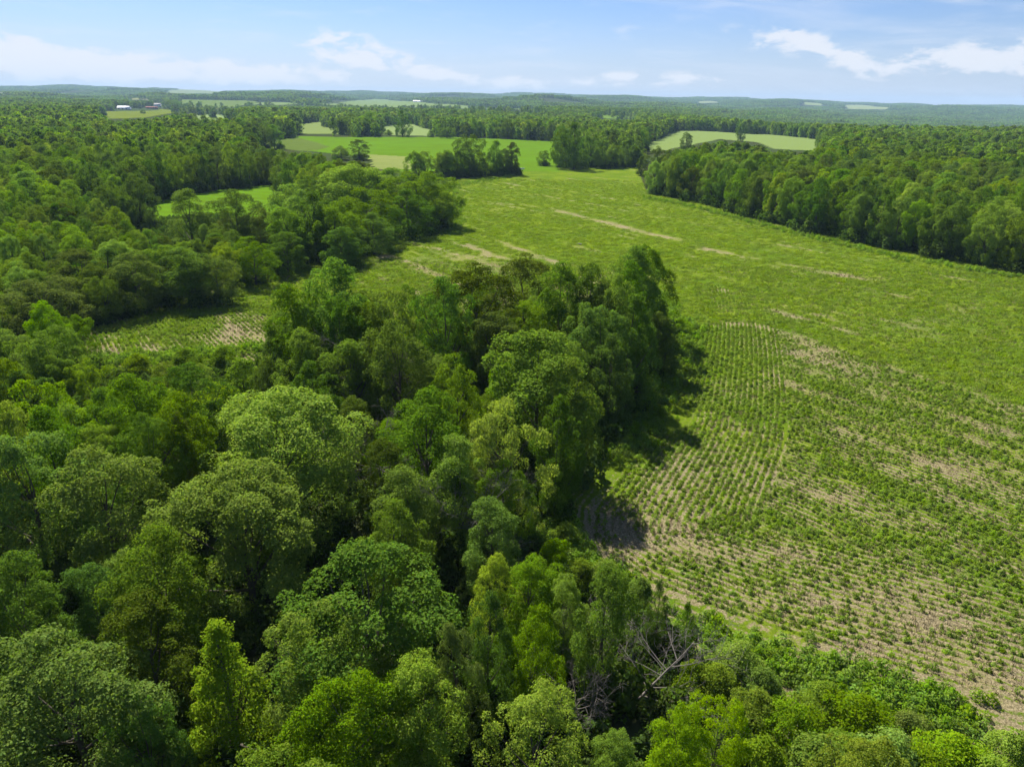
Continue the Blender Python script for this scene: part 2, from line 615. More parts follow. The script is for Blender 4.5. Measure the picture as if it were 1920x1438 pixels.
# name, outline, colour, stripe colour, label
FIELDS = [
    ('crop_field', [(238, 412), (300, 378), (415, 356), (525, 346), (530, 425), (500, 425), (420, 405), (350, 408), (260, 425)], (.085, .175, .008), (.095, .165, .008), 'narrow bright green crop field between the left tree line and the wood behind'),
    ('crop_field', [(640, 258), (850, 258), (1050, 266), (1050, 322), (750, 322), (690, 296), (560, 282), (490, 272), (560, 256)], (.085, .175, .008), (.095, .165, .008), 'large smooth bright green field beyond the hedgerow at the far end'),
    ('hay_strip', [(476, 268), (560, 259), (620, 276), (600, 282), (560, 284), (490, 276)], (0.097, 0.134, 0.027), (0.075, 0.121, 0.018), 'pale striped hay strip at the corner of the large green field'),
    ('hay_strip', [(690, 290), (760, 294), (775, 318), (700, 318)], (0.189, 0.214, 0.063), (0.148, 0.194, 0.045), 'pale tan hay strip along the near edge of the large green field'),
    ('hay_field', [(558, 234), (604, 229), (606, 240), (655, 241), (662, 252), (556, 252)], (0.137, 0.188, 0.045), (0.182, 0.228, 0.076), 'pale hay field left of the paired trees'),
    ('hay_field', [(712, 238), (772, 233), (830, 249), (815, 256), (720, 254)], (0.160, 0.221, 0.067), (0.189, 0.247, 0.085), 'pale hay field behind the lone rounded tree'),
    ('hay_field', [(1205, 275), (1265, 246), (1330, 247), (1400, 252), (1440, 253), (1538, 263), (1530, 284), (1450, 280), (1420, 268), (1350, 262), (1320, 268), (1240, 284), (1215, 284)], (0.148, 0.207, 0.053), (0.177, 0.234, 0.071), 'pale green hay field rising behind the right-hand wood'),
    ('hay_field', [(368, 217), (405, 216), (439, 218), (436, 225), (378, 232)], (0.171, 0.241, 0.081), (0.194, 0.255, 0.089), 'small pale field showing over the left wood'),
    ('meadow', [(165, 208), (205, 210), (275, 209), (330, 204), (415, 201), (400, 209), (330, 213), (270, 222), (205, 224), (190, 213)], (0.137, 0.161, 0.014), (0.097, 0.147, 0.014), 'yellowish meadow in front of the white barn'),
    ('meadow', [(335, 188), (480, 189), (482, 196), (440, 203), (360, 203), (335, 197)], (0.091, 0.147, 0.018), (0.132, 0.167, 0.040), 'striped green pasture right of the farm'),
    ('hay_field', [(482, 193), (560, 194), (640, 196), (660, 189), (700, 186), (732, 188), (800, 192), (850, 197), (1018, 207), (1010, 211), (900, 205), (800, 203), (640, 200), (482, 198)], (0.125, 0.188, 0.045), (0.160, 0.207, 0.067), 'long pale green field under the far ridge'),
    ('hay_field', [(310, 172), (420, 173), (420, 176), (310, 176)], (0.171, 0.201, 0.067), (0.148, 0.188, 0.058), 'thin tan field high on the left ridge'),
    ('hay_field', [(240, 185), (282, 184), (280, 189), (242, 189)], (0.205, 0.207, 0.085), (0.171, 0.201, 0.071), 'small tan field behind the farm trees'),
    ('hay_field', [(1310, 191), (1346, 191), (1346, 194), (1312, 195)], (0.194, 0.228, 0.089), (0.171, 0.214, 0.081), 'tiny pale field on the hill below the masts'),
    ('hay_field', [(1508, 193), (1545, 195), (1540, 200), (1508, 198)], (0.194, 0.241, 0.089), (0.171, 0.214, 0.081), 'small pale field on the far right hillside'),
    ('hay_field', [(1578, 198), (1622, 198), (1672, 203), (1660, 207), (1590, 206)], (0.205, 0.241, 0.098), (0.171, 0.214, 0.081), 'wider pale field on the far right hillside'),
    ('meadow', [(1098, 217), (1130, 216), (1192, 219), (1188, 224), (1140, 224)], (0.114, 0.188, 0.022), (0.097, 0.167, 0.022), 'small yellow-green clearing in the middle wood'),
]
main_poly = ground_at(*np.array(MAIN_PX, float).T)
fld_poly = [ground_at(*np.array(f[1], float).T) for f in FIELDS]
VIEWS = [MAIN_VIEW] + [f[1] for f in FIELDS]
FARM_VIEWS = [[(214, 198), (262, 198), (262, 209), (214, 209)], [(270, 196), (312, 194), (312, 208), (270, 208)]]
VIEWS = VIEWS + FARM_VIEWS + [[(-12, 172), (12, 172), (12, 183), (-12, 183)]]
BASES = [main_poly] + fld_poly

# ------------------------------------------------------------------ ground: one sheet out to the skyline
radii = np.concatenate([[0], np.geomspace(12, 12500, 190)])
NA = 384
ang = np.arange(NA) * 2 * PI / NA
GX = radii[1:, None] * np.sin(ang)[None]
GY = radii[1:, None] * np.cos(ang)[None]
gv = np.concatenate([[[0, 0, 0]], np.stack([GX, GY, terr(GX, GY)], -1).reshape(-1, 3)])
i = np.arange(len(radii) - 2)[:, None] * NA + 1
k = np.arange(NA)[None]
k2 = (k + 1) % NA
gq = np.stack([i + k, i + NA + k, i + NA + k2, i + k2], -1).reshape(-1, 4)
gt = np.stack([np.zeros(NA, int), 1 + np.arange(NA), 1 + (np.arange(NA) + 1) % NA], -1)
gm, t, b = principled('woodland_floor', 1.0, 0.0)
geo = t.node('ShaderNodeNewGeometry')
n1 = t.noise(geo.outputs['Position'], .35, 6, .65)
n2 = t.noise(geo.outputs['Position'], .01, 4, .6)
c = t.mix(n1, (.022, .030, .010, 1), (.055, .062, .022, 1))
c = t.mix(t.smooth(n2, .4, .65), c, (.04, .065, .018, 1))
t.l.new(c, b.inputs['Base Color'])
tag(obj('ground', mesh_np('ground', gv, gq, [gm], tris=gt, smooth=True)), 'dark woodland floor running out to the wooded ridges', 'ground', kind='structure')

# ------------------------------------------------------------------ the big weedy field
EDGE = [(42, 165), (38, 145), (31.6, 122), (21.3, 89.5), (8.5, 65), (7.6, 58.5), (12, 52.5), (20.5, 47), (38.7, 38), (62, 27)]
dirB = np.array([math.cos(math.radians(-55)), math.sin(math.radians(-55))])
norB = np.array([-dirB[1], dirB[0]])
SEAM = ground_at(*np.array([(1150, 520), (1230, 575), (1300, 612), (1400, 610), (1520, 640), (1700, 700), (1920, 772), (2100, 820)], float).T)
TRACK = ground_at(*np.array([(930, 383), (990, 386), (1060, 400), (1180, 430), (1250, 446), (1330, 470), (1400, 487), (1480, 500), (1600, 520), (1730, 532)], float).T)
TRACK2 = ground_at(*np.array([(935, 452), (965, 466), (1005, 480), (1060, 500)], float).T)
BARE_PX = [(440, 632, 75, 22, .9), (370, 640, 60, 14, .6), (270, 655, 70, 14, .5), (930, 497, 50, 16, .9), (850, 478, 70, 14, .6), (740, 490, 60, 10, .7), (170, 662, 40, 12, 1.0),
           (1450, 710, 60, 30, .55), (1560, 590, 60, 12, .4), (1740, 610, 90, 20, .55), (1850, 580, 70, 14, .6), (1560, 930, 70, 18, .9), (1690, 975, 90, 18, .7), (1480, 1040, 60, 18, .6),
           (1620, 800, 100, 25, .6), (1790, 870, 110, 22, .55), (1350, 1040, 100, 22, .8), (1250, 1010, 80, 30, .75), (1160, 1000, 60, 40, .7), (1500, 1130, 110, 20, .8), (1760, 1165, 80, 14, .8), (1560, 1220, 80, 16, .7),
           (1640, 745, 60, 12, .5), (1560, 660, 70, 10, .5), (1250, 900, 60, 40, .5), (1860, 1280, 60, 30, .4), (1180, 343, 40, 5, .5), (930, 395, 40, 6, .4), (1070, 395, 50, 5, .4)]


def vnoise(x, y, s, seed):
    """smooth value noise, used to lay out where weeds grow"""
    g = np.random.default_rng(seed)
    tab = g.uniform(0, 1, (256, 256))
    x = np.asarray(x) / s + 1000.3
    y = np.asarray(y) / s + 1000.7
    xi, yi = np.floor(x).astype(int), np.floor(y).astype(int)
    fx, fy = sstep(x - xi), sstep(y - yi)
    q = lambda a, b_: tab[a % 256, b_ % 256]
    return (q(xi, yi) * (1 - fx) + q(xi + 1, yi) * fx) * (1 - fy) + (q(xi, yi + 1) * (1 - fx) + q(xi + 1, yi + 1) * fx) * fy


def row_coord(x, y):
    """distance across the planted rows: headland rows follow the wood edge, inner rows run on a gentle curve"""
    s = x * dirB[0] + y * dirB[1]
    q = x * norB[0] + y * norB[1]
    off = q.copy()
    for _ in range(4):
        off = q - 9 * np.sin((s + off * .4) * .012)
    head = dist_line(x, y, EDGE)
    return np.where(head < 16.5, head, off)


def weed_cover(x, y):
    """share of the ground under green growth; the rest shows maize straw"""
    s = x * dirB[0] + y * dirB[1]
    q = x * norB[0] + y * norB[1]
    far = inside(x, y, np.concatenate([SEAM, [(400, 60), (400, 600), (-300, 600), (-120, 100), (0, 170)]]))
    ds = dist_line(x, y, SEAM)
    zone = np.where(far, .5 + .5 * sstep(ds / 4), .5 - .5 * sstep(ds / 4))
    band = .5 * vnoise(s, q * 9, 26, 1) + .5 * vnoise(s, q * 6, 11, 2)
    blot = .6 * vnoise(x, y, 14, 3) + .4 * vnoise(x, y, 5, 4)
    near = .70 + .85 * (band - .5) + .35 * (blot - .5)
    head = dist_line(x, y, EDGE)
    hb = sstep((23 - head) / 13) * (1 - zone)
    near = near * (1 - hb) + hb * (.62 + .5 * (blot - .5) + .004 * (y - 80))
    farc = .92 + .42 * (band - .55) + .25 * (blot - .5)
    cov = near * (1 - zone) + farc * zone
    for tr, wd, st in ((TRACK, 3.4, .52), (TRACK2, 1.7, .7), (SEAM[2:], 2.2, .35)):
        d = dist_line(x, y, tr)
        cov -= st * np.exp(-(d / wd) ** 2) * np.clip(2.1 * (.6 * vnoise(s, q * 2.5, 9, 8) + .4 * vnoise(s, q * 2, 3.2, 18)) - .42, 0, 1.5)
    u, v, w = project(x, y, np.zeros_like(x))
    for (bu, bv, ru, rv, st) in BARE_PX:
        rr = ((u - bu) / ru) ** 2 + ((v - bv) / rv) ** 2
        cov -= .36 * st * np.exp(-rr) * (.35 + 1.1 * vnoise(s, q * 2, 5, 9))
    cov -= zone * .42 * sstep((vnoise(s, q * 11, 30, 41) - .70) / .2) * sstep((.5 * vnoise(s, q * 2, 7, 43) + .5 * vnoise(x, y, 2.5, 44) - .42) / .25)
    cov += .35 * np.exp(-(head / 4.5) ** 2) * sstep((y - 62) / 10)
    cov += .45 * np.exp(-(dist_line(x, y, SEAM[2:] + np.array([1.0, 4.0])) / 3.0) ** 2) * .6
    return np.clip(cov, 0, 1.15)


STEP = 1.0
bx0, by0 = main_poly.min(0) - 2
bx1, by1 = main_poly.max(0) + 2
nx, ny = int((bx1 - bx0) / STEP), int((by1 - by0) / STEP)
fx = bx0 + np.arange(nx + 1) * STEP
fy = by0 + np.arange(ny + 1) * STEP
FX, FY = np.meshgrid(fx, fy, indexing='ij')
cell = inside(FX[:-1, :-1] + STEP / 2, FY[:-1, :-1] + STEP / 2, main_poly)
ii, jj = np.nonzero(cell)
vid = lambda a, b_: a * (ny + 1) + b_
fq = np.stack([vid(ii, jj), vid(ii + 1, jj), vid(ii + 1, jj + 1), vid(ii, jj + 1)], -1)
used, inv = np.unique(fq, return_inverse=True)
fverts = np.stack([FX.ravel()[used], FY.ravel()[used], np.full(len(used), .012)], -1)
fm, t, b = principled('weedy_maize_field', 1.0, 0.0)
geo = t.node('ShaderNodeNewGeometry')
pos = geo.outputs['Position']
cov = t.attr('cover')
rot = t.mapping(pos, rot=(0, 0, math.radians(55)))
fine = t.noise(pos, 2.6, 8, .75)
streak = t.noise(t.mapping(rot, (.35, 2.4, 1)), 1.0, 5, .65)
mid = t.noise(pos, .16, 5, .6)
rowp = t.math('MULTIPLY', t.math('COSINE', t.math('MULTIPLY', t.attr('row'), 2 * PI / .78)), .20)
mask = t.math('ADD', t.math('ADD', cov, rowp), t.math('ADD', t.math('MULTIPLY', t.math('SUBTRACT', fine, .5), 1.7), t.math('MULTIPLY', t.math('SUBTRACT', streak, .5), .9)))
gmask = t.smooth(mask, .36, .66)
speck = t.noise(pos, 5.5, 6, .7)
straw = t.mix(t.smooth(speck, .36, .66), (.13, .105, .055, 1), (.33, .275, .165, 1))
straw = t.mix(t.smooth(mid, .4, .7), straw, t.mix(.3, straw, (.24, .22, .07, 1)))
hue = t.noise(rot, .07, 4, .6)
green = t.mix(t.smooth(hue, .36, .64), (.100, .162, .009, 1), (.160, .216, .011, 1))
green = t.mix(t.smooth(fine, .38, .66), t.mix(.5, green, (.028, .066, .007, 1)), green)
green = t.mix(t.smooth(speck, .60, .72, 0, .45), green, (.24, .23, .07, 1))
colr = t.mix(gmask, straw, green)
t.l.new(colr, b.inputs['Base Color'])
bmp = t.node('ShaderNodeBump')
bmp.inputs['Strength'].default_value = .9
bmp.inputs['Distance'].default_value = .35
t.l.new(t.math('ADD', t.math('MULTIPLY', fine, .8), t.math('MULTIPLY', speck, .4)), bmp.inputs['Height'])
t.l.new(bmp.outputs[0], b.inputs['Normal'])
fme = mesh_np('maize_field', fverts, inv.reshape(fq.shape), [fm])
at = fme.attributes.new('cover', 'FLOAT', 'POINT')
at.data.foreach_set('value', weed_cover(fverts[:, 0], fverts[:, 1]).astype(np.float32))
at = fme.attributes.new('row', 'FLOAT', 'POINT')
at.data.foreach_set('value', row_coord(fverts[:, 0], fverts[:, 1]).astype(np.float32))
tag(obj('field', fme), 'big weedy maize stubble field running from the foreground to the far hedgerow', 'field', kind='structure')

# ------------------------------------------------------------------ other fields
stripe_dirs = [20, -8, 35, -20, 10, 25, -30, 15, 5, -10, 4, 0, 0, 0, 10, 10, 10]
for fi, ((nm, px, colA, colB, lab), poly) in enumerate(zip(FIELDS, fld_poly)):
    m, t, b = principled('%s_surface' % nm, 1.0, 0.0)
    geo = t.node('ShaderNodeNewGeometry')
    pos = geo.outputs['Position']
    rt = t.mapping(pos, rot=(0, 0, math.radians(stripe_dirs[fi])))
    sepn = t.node('ShaderNodeSeparateXYZ')
    t.l.new(rt, sepn.inputs[0])
    wv = t.math('SINE', t.math('ADD', t.math('MULTIPLY', sepn.outputs[1], 2 * PI / 9.0), t.math('MULTIPLY', t.noise(pos, .02, 3), 6)))
    n1 = t.noise(pos, .05, 5, .6)
    n2 = t.noise(pos, .9, 4, .7)
    amt = 1.6 if 'hay' in nm or nm == 'meadow' else .7
    colB = tuple(v_ * .80 for v_ in colB)
    n3 = t.noise(rt, .012, 4, .6)
    cc = t.mix(t.smooth(t.math('ADD', t.math('MULTIPLY', wv, .13 * amt), t.math('ADD', t.math('MULTIPLY', n1, .6), t.math('MULTIPLY', n3, .4))), .32, .70), (*colA, 1), (*colB, 1))
    cc = t.mix(t.smooth(n2, .3, .75, 0, .3), cc, tuple(v * .6 for v in colA) + (1,))
    t.l.new(cc, b.inputs['Base Color'])
    ext = max(poly[:, 0].max() - poly[:, 0].min(), poly[:, 1].max() - poly[:, 1].min())
    st = max(4.0, ext / 90)
    x0, y0 = poly.min(0) - st
    xs = np.arange(x0, poly[:, 0].max() + st, st)
    ys = np.arange(y0, poly[:, 1].max() + st, st)
    AX, AY = np.meshgrid(xs, ys, indexing='ij')
    ce = inside(AX[:-1, :-1] + st / 2, AY[:-1, :-1] + st / 2, poly)
    a_, b_ = np.nonzero(ce)
    if len(a_) == 0:
        continue
    vd = lambda p, q_: p * len(ys) + q_
    qq = np.stack([vd(a_, b_), vd(a_ + 1, b_), vd(a_ + 1, b_ + 1), vd(a_, b_ + 1)], -1)
    us, iv = np.unique(qq, return_inverse=True)
    far = np.hypot(AX.ravel()[us], AY.ravel()[us])
    vv = np.stack([AX.ravel()[us], AY.ravel()[us], terr(AX.ravel()[us], AY.ravel()[us]) + np.where(far < 500, .02, .02 + (far - 500) * .0006) + fi * .004], -1)
    tag(obj(nm, mesh_np(nm, vv, iv.reshape(qq.shape), [m], smooth=True)), lab, 'field', kind='structure')

# ------------------------------------------------------------------ hand-placed trees: crown centre (u, v), crown width in pixels, height in metres, kind, description
T = []


def tr(u, v, w, H, kind, label, group):
    T.append((u, v, w, H, kind, label, group))


FW = 'trees of the near wood'
CL = 'trees of the clump in the middle of the field'
LL = 'trees of the line along the field strip on the left'
tr(525, 840, 300, 15.0, 'ash', 'largest light green tree with a broad fluffy crown in the near wood', FW)
tr(452, 985, 300, 13.3, 'ash', 'big light green tree just in front of the largest light green one', FW)
tr(300, 1110, 215, 12.0, 'oak', 'olive green lumpy tree at the lower left of the two big light green trees', FW)
tr(280, 1215, 180, 10.8, 'locust', 'dark olive tree left of the slender pale sapling', FW)
tr(55, 925, 230, 13.8, 'silver', 'pale greyish green tree at the left edge of the near wood', FW)
tr(195, 945, 230, 13.3, 'oak', 'olive tree between the pale greyish tree and the big light green trees', FW)
tr(45, 1150, 190, 12.0, 'silver', 'pale grey-green tree low on the left edge with loose leaf sprays', FW)
tr(130, 1320, 330, 11.6, 'oak', 'wide mid-green tree filling the lower left corner', FW)
tr(270, 1390, 130, 9.5, 'maple', 'dark green tree at the foot of the lower left corner tree', FW)
tr(422, 1270, 175, 11.6, 'sapling', 'slender pale yellow-green tree with a feathery pointed crown', FW)
tr(690, 1150, 380, 12.9, 'maple', 'very wide deep green tree with a dense lumpy crown in the foreground', FW)
tr(600, 1240, 200, 11.2, 'walnut', 'bright green tree right of the slender pale sapling', FW)
tr(660, 1370, 230, 9.9, 'oak', 'mid-green tree below the very wide deep green tree', FW)
tr(790, 1330, 190, 10.3, 'walnut', 'mid-green tree between the deep green wide tree and the yellow bush tree', FW)
tr(853, 1265, 100, 9.9, 'silver', 'narrow greyish tree beside the wide deep green tree', FW)
tr(921, 1005, 145, 9.5, 'silver', 'rounded olive tree with a shaded underside next to the wood edge', FW)
tr(775, 955, 150, 10.8, 'elm', 'fresh green tree behind the wide deep green tree', FW)
tr(745, 1030, 130, 10.3, 'elm', 'smaller fresh green tree touching the back of the wide deep green tree', FW)
tr(995, 1120, 150, 8.6, 'ash', 'light green bushy tree by the lower end of the stubble rows', FW)
tr(917, 1205, 110, 10.3, 'maple', 'upright dark green tree in front of the light bushy trees', FW)
tr(1005, 1225, 120, 10.3, 'walnut', 'upright mid-green tree left of the dead fallen tree', FW)
tr(930, 1110, 110, 8.6, 'boxelder', 'yellowish bushy tree behind the upright dark green tree', FW)
tr(1135, 1165, 130, 11.2, 'elm', 'open tall tree with a visible forked trunk above the dead tree', FW)
tr(1060, 1150, 100, 8.6, 'ash', 'light green tree behind the open forked tree', FW)
tr(1235, 1140, 52, 6.5, 'maple', 'narrow dark young tree at the edge of the stubble', FW)
tr(1287, 1175, 48, 5.6, 'maple', 'smallest dark young tree standing out into the stubble', FW)
tr(1010, 1395, 225, 9.5, 'boxelder', 'brightest yellow-green bushy tree at the bottom edge', FW)
tr(1275, 1400, 140, 8.6, 'walnut', 'light green tree right of the dead branches at the bottom', FW)
tr(1345, 1385, 140, 8.2, 'boxelder', 'yellow-green bushy tree at the corner of the stubble field', FW)
tr(1150, 1420, 110, 5.5, 'walnut', 'mid-green tree under the dead branches', FW)
tr(1007, 725, 215, 16.5, 'elm', 'rounded fresh green tree in front of the dark shade of the clump', CL)
tr(1062, 760, 130, 15.5, 'walnut', 'mid-green tree on the shaded field side of the clump front', CL)
tr(1045, 830, 110, 13.0, 'maple', 'dark tree on the lower field side of the clump', CL)
tr(855, 745, 100, 13.0, 'walnut', 'small mid-green tree left of the rounded fresh green tree', CL)
tr(944, 845, 155, 14.0, 'boxelder', 'yellow-green tree beside the deep shade of the clump', CL)
tr(800, 828, 205, 14.0, 'maple', 'bluish dark green wide tree left of the yellow-green one', CL)
tr(590, 749, 112, 12.0, 'maple', 'dark round tree behind the largest light green tree', CL)
tr(664, 800, 80, 10.0, 'locust', 'thin brownish dark tree right of the largest light green tree', CL)
tr(747, 690, 135, 15.0, 'oak', 'mid-green tree over the bare twigs in the clump', CL)
tr(562, 624, 122, 17.0, 'elm', 'leftmost tall tree of the clump with deep green leaves', CL)
tr(620, 594, 145, 19.5, 'elm', 'tall broad-topped tree second from the left in the clump', CL)
tr(640, 640, 110, 16.0, 'maple', 'deep green tree under the tall broad-topped tree of the clump', CL)
tr(735, 624, 130, 17.0, 'walnut', 'lighter green tree in the left half of the clump top', CL)
tr(690, 640, 105, 15.0, 'oak', 'mid-green tree in the left middle of the clump', CL)
tr(832, 609, 130, 17.6, 'maple', 'dark tall tree in the middle of the clump', CL)
tr(890, 579, 145, 18.5, 'locust', 'dark olive tree with bare grey limbs showing in the clump top', CL)
tr(985, 554, 120, 18.1, 'locust', 'dark olive tree at the back of the clump top', CL)
tr(1056, 586, 125, 18.1, 'elm', 'fresh green tall tree right of the middle of the clump', CL)
tr(1106, 584, 130, 18.5, 'maple', 'deep green tall tree near the right end of the clump', CL)
tr(1152, 594, 100, 19.0, 'walnut', 'tallest right-hand tree of the clump', CL)
tr(1182, 638, 105, 16.1, 'maple', 'dark tree at the right end of the clump over the shadow', CL)
tr(1232, 632, 72, 10.4, 'silver', 'olive small tree sticking out at the right end of the clump', CL)
tr(1248, 657, 42, 7.0, 'oak', 'lowest small tree at the right tip of the clump', CL)
tr(925, 650, 130, 13.3, 'locust', 'dark loose tree in the shaded middle of the clump', CL)
tr(988, 632, 105, 14.2, 'walnut', 'brighter green tree inside the right half of the clump', CL)
tr(1123, 655, 125, 15.2, 'maple', 'deep shaded tree facing the camera at the clump right half', CL)
tr(1146, 700, 95, 13.0, 'maple', 'dark tree low on the shaded right face of the clump', CL)
tr(500, 715, 60, 8.0, 'oak', 'small tree at the lower left foot of the clump', CL)
tr(515, 678, 80, 11.5, 'maple', 'dark tree at the left foot of the clump beside the bare soil', CL)
tr(570, 690, 100, 13.0, 'elm', 'fresh green tree low at the left front of the clump', CL)
tr(720, 895, 100, 11.0, 'locust', 'thin dark tree between the largest light green tree and the clump', CL)
tr(860, 905, 120, 12.0, 'elm', 'fresh green tree under the yellow-green tree of the clump', CL)
tr(945, 930, 100, 9.5, 'silver', 'olive tree at the field edge below the clump shadow', CL)
NS = 'trees on the near side of the field strip'
tr(15, 672, 150, 10, 'ash', 'light green tree where the field strip ends on the left', NS)
tr(50, 755, 130, 10, 'maple', 'dark tree under the light green tree at the strip end', NS)
tr(20, 740, 100, 12, 'oak', 'mid-green tree at the left edge below the strip end', NS)
tr(215, 785, 180, 8.5, 'ash', 'light green wide tree below the pointed end of the field strip', NS)
tr(135, 812, 115, 8.5, 'elm', 'fresh green tree left of the wide light tree below the strip', NS)
tr(330, 785, 170, 8.5, 'walnut', 'bright green tree below the bare soil of the strip', NS)
tr(412, 768, 115, 8.5, 'boxelder', 'yellowish tree between the strip and the clump foot', NS)
tr(204, 800, 120, 11, 'maple', 'deep green tree in the second row below the strip', NS)
tr(365, 760, 150, 13, 'maple', 'dark tree behind the largest light green tree on its left', NS)
tr(273, 785, 150, 13, 'elm', 'fresh green tree two rows below the strip', NS)
tr(73, 800, 130, 13, 'walnut', 'bright tree left of the second row below the strip', NS)
tr(28, 845, 120, 13, 'boxelder', 'yellow-green tree at the left edge above the pale greyish tree', NS)
tr(100, 855, 115, 13, 'elm', 'fresh green tree above the pale greyish tree', NS)
tr(281, 862, 125, 12.5, 'silver', 'grey-green tree left of the largest light green tree', NS)
tr(345, 850, 48, 12, 'locust', 'narrow dark pointed tree beside the largest light green tree', NS)
tr(455, 705, 70, 6, 'shrub', 'light bushy growth between strip and clump', NS)
tr(785, 362, 130, 17.5, 'oak', 'broad tree at the field end of the left tree line', LL)
tr(818, 378, 75, 14, 'walnut', 'last tree on the right end of the left tree line', LL)
tr(764, 390, 110, 14, 'maple', 'dark low tree near the right end of the left tree line', LL)
tr(661, 350, 150, 19.5, 'ash', 'tall light green tree crowning the left tree line', LL)
tr(685, 395, 120, 16, 'walnut', 'mid-green tree in front of the tall light tree of the left line', LL)
tr(733, 352, 90, 17, 'elm', 'fresh green tree right of the tall light tree of the left line', LL)
tr(554, 397, 112, 18, 'walnut', 'bright green tree right of the small green field gap', LL)
tr(590, 410, 110, 17, 'maple', 'deep green tree in the middle of the left tree line', LL)
tr(537, 430, 92, 14, 'elm', 'lower fresh green tree by the right end of the small green field', LL)
tr(627, 420, 100, 15, 'oak', 'mid-green tree in the shaded middle of the left tree line', LL)
tr(578, 372, 80, 17, 'silver', 'olive tree behind the left tree line by the small green field', LL)
tr(700, 430, 90, 11, 'maple', 'low dark tree on the shaded face of the left tree line', LL)
tr(640, 455, 80, 10, 'maple', 'low dark tree at the foot of the left line middle', LL)
tr(441, 404, 112, 17, 'silver', 'open pale tree in front of the small green field on its right', LL)
tr(355, 402, 100, 17, 'silver', 'open pale tree in front of the small green field on its left', LL)
tr(487, 428, 62, 13, 'oak', 'slim tree right of the two open pale trees', LL)
tr(80, 562, 160, 9.9, 'oak', 'broad olive tree at the left end of the shadowed tree line', LL)
tr(153, 508, 115, 11.4, 'locust', 'dark olive tree behind the broad olive one in the line', LL)
tr(204, 508, 110, 11.4, 'maple', 'third tree from the left in the shadowed line', LL)
tr(250, 515, 118, 11.4, 'oak', 'fourth tree from the left in the shadowed line', LL)
tr(303, 502, 112, 11.4, 'silver', 'fifth and palest tree from the left in the shadowed line', LL)
tr(357, 506, 120, 11.4, 'elm', 'sixth tree from the left in the shadowed line', LL)
tr(404, 513, 80, 9.9, 'oak', 'seventh tree from the left in the shadowed line', LL)
tr(474, 480, 92, 10.6, 'walnut', 'bright tree right of the dip in the shadowed line', LL)
tr(430, 488, 70, 9.9, 'boxelder', 'yellowish tree at the dip of the shadowed line', LL)
tr(535, 465, 90, 9.9, 'maple', 'deep green tree where the shadowed line climbs', LL)
tr(95, 612, 60, 6.1, 'maple', 'small dark tree under the broad olive tree at the line end', LL)

tx, ty, tH, tsx, tkind, tlab, tgrp = [], [], [], [], [], [], []


HALF = {}
for kind_, pair in NEAR.items():
    co = np.empty(len(pair[0][0].vertices) * 3, np.float32)
    pair[0][0].vertices.foreach_get('co', co)
    co = co.reshape(-1, 3)
    HALF[kind_] = float(np.percentile(np.hypot(co[:, 0], co[:, 1]), 95))
print('crown half widths', {k_: round(v_, 2) for k_, v_ in HALF.items()})


def crown_half(kind):
    return HALF[kind]


# tall trees on the shaded face of the clump, by their foot on the ground
for (x, y, rad, H, kind, lab) in [(6.5, 84, 3.8, 12.5, 'oak', 'lowest tree of the shaded face of the clump near the wood edge'),
                                  (9.8, 91.5, 4.0, 14, 'maple', 'dark tree at the lower end of the shaded face of the clump'),
                                  (13.2, 98.5, 4.2, 15.5, 'oak', 'dark tree second from the lower end of the shaded face'),
                                  (17.5, 104.5, 4.4, 17, 'maple', 'tall dark tree in the lower half of the shaded face'),
                                  (19.5, 111, 4.4, 17.5, 'elm', 'tall dark tree halfway along the shaded face of the clump'),
                                  (22, 117, 4.2, 17, 'maple', 'tall dark tree in the upper half of the shaded face'),
                                  (24.5, 123, 4.0, 15, 'oak', 'tree near the right end of the shaded face of the clump'),
                                  (4.5, 77, 3.0, 8.5, 'maple', 'low dark tree at the wood edge under the clump shadow')]:
    x, rad, H = x - .4, rad * 1.12, H * 1.06
    u_, v_, w_ = project(x, y, .62 * H)
    T.append((float(u_), float(v_), rad * 2 / 1.14 * F_PX / float(w_), H, kind, lab, CL))
for (u, v, w, H, kind, lab, grp) in T:
    x, y = plane_at(u, v, .62 * H)
    dep = np.array([x, y, .62 * H - EYE]) @ FWD
    wid = w * dep / F_PX * (1.14 if grp == CL else 1.1)
    tx.append(float(x))
    ty.append(float(y))
    tH.append(H)
    tsx.append(wid / 2 / crown_half(kind))
    tkind.append(kind)
    tlab.append(lab)
    tgrp.append(grp)
n_hand = len(tx)


# ------------------------------------------------------------------ edge rows and lone trees seen at a distance: base line in the photograph
def pick_kind(x, y, g):
    a = .5 + .5 * math.sin(x * .013 + 1.3 * math.sin(y * .009)) + .3 * math.sin(y * .021 + x * .017)
    w = dict(ash=.14 + .16 * a, oak=.2, maple=.16 + .1 * (1 - a), locust=.08, elm=.16, boxelder=.06 * (1 + a), silver=.07, walnut=.17)
    ks = list(w)
    p = np.array([w[k_] for k_ in ks])
    p = np.clip(p, .01, None)
    return str(g.choice(ks, p=p / p.sum()))


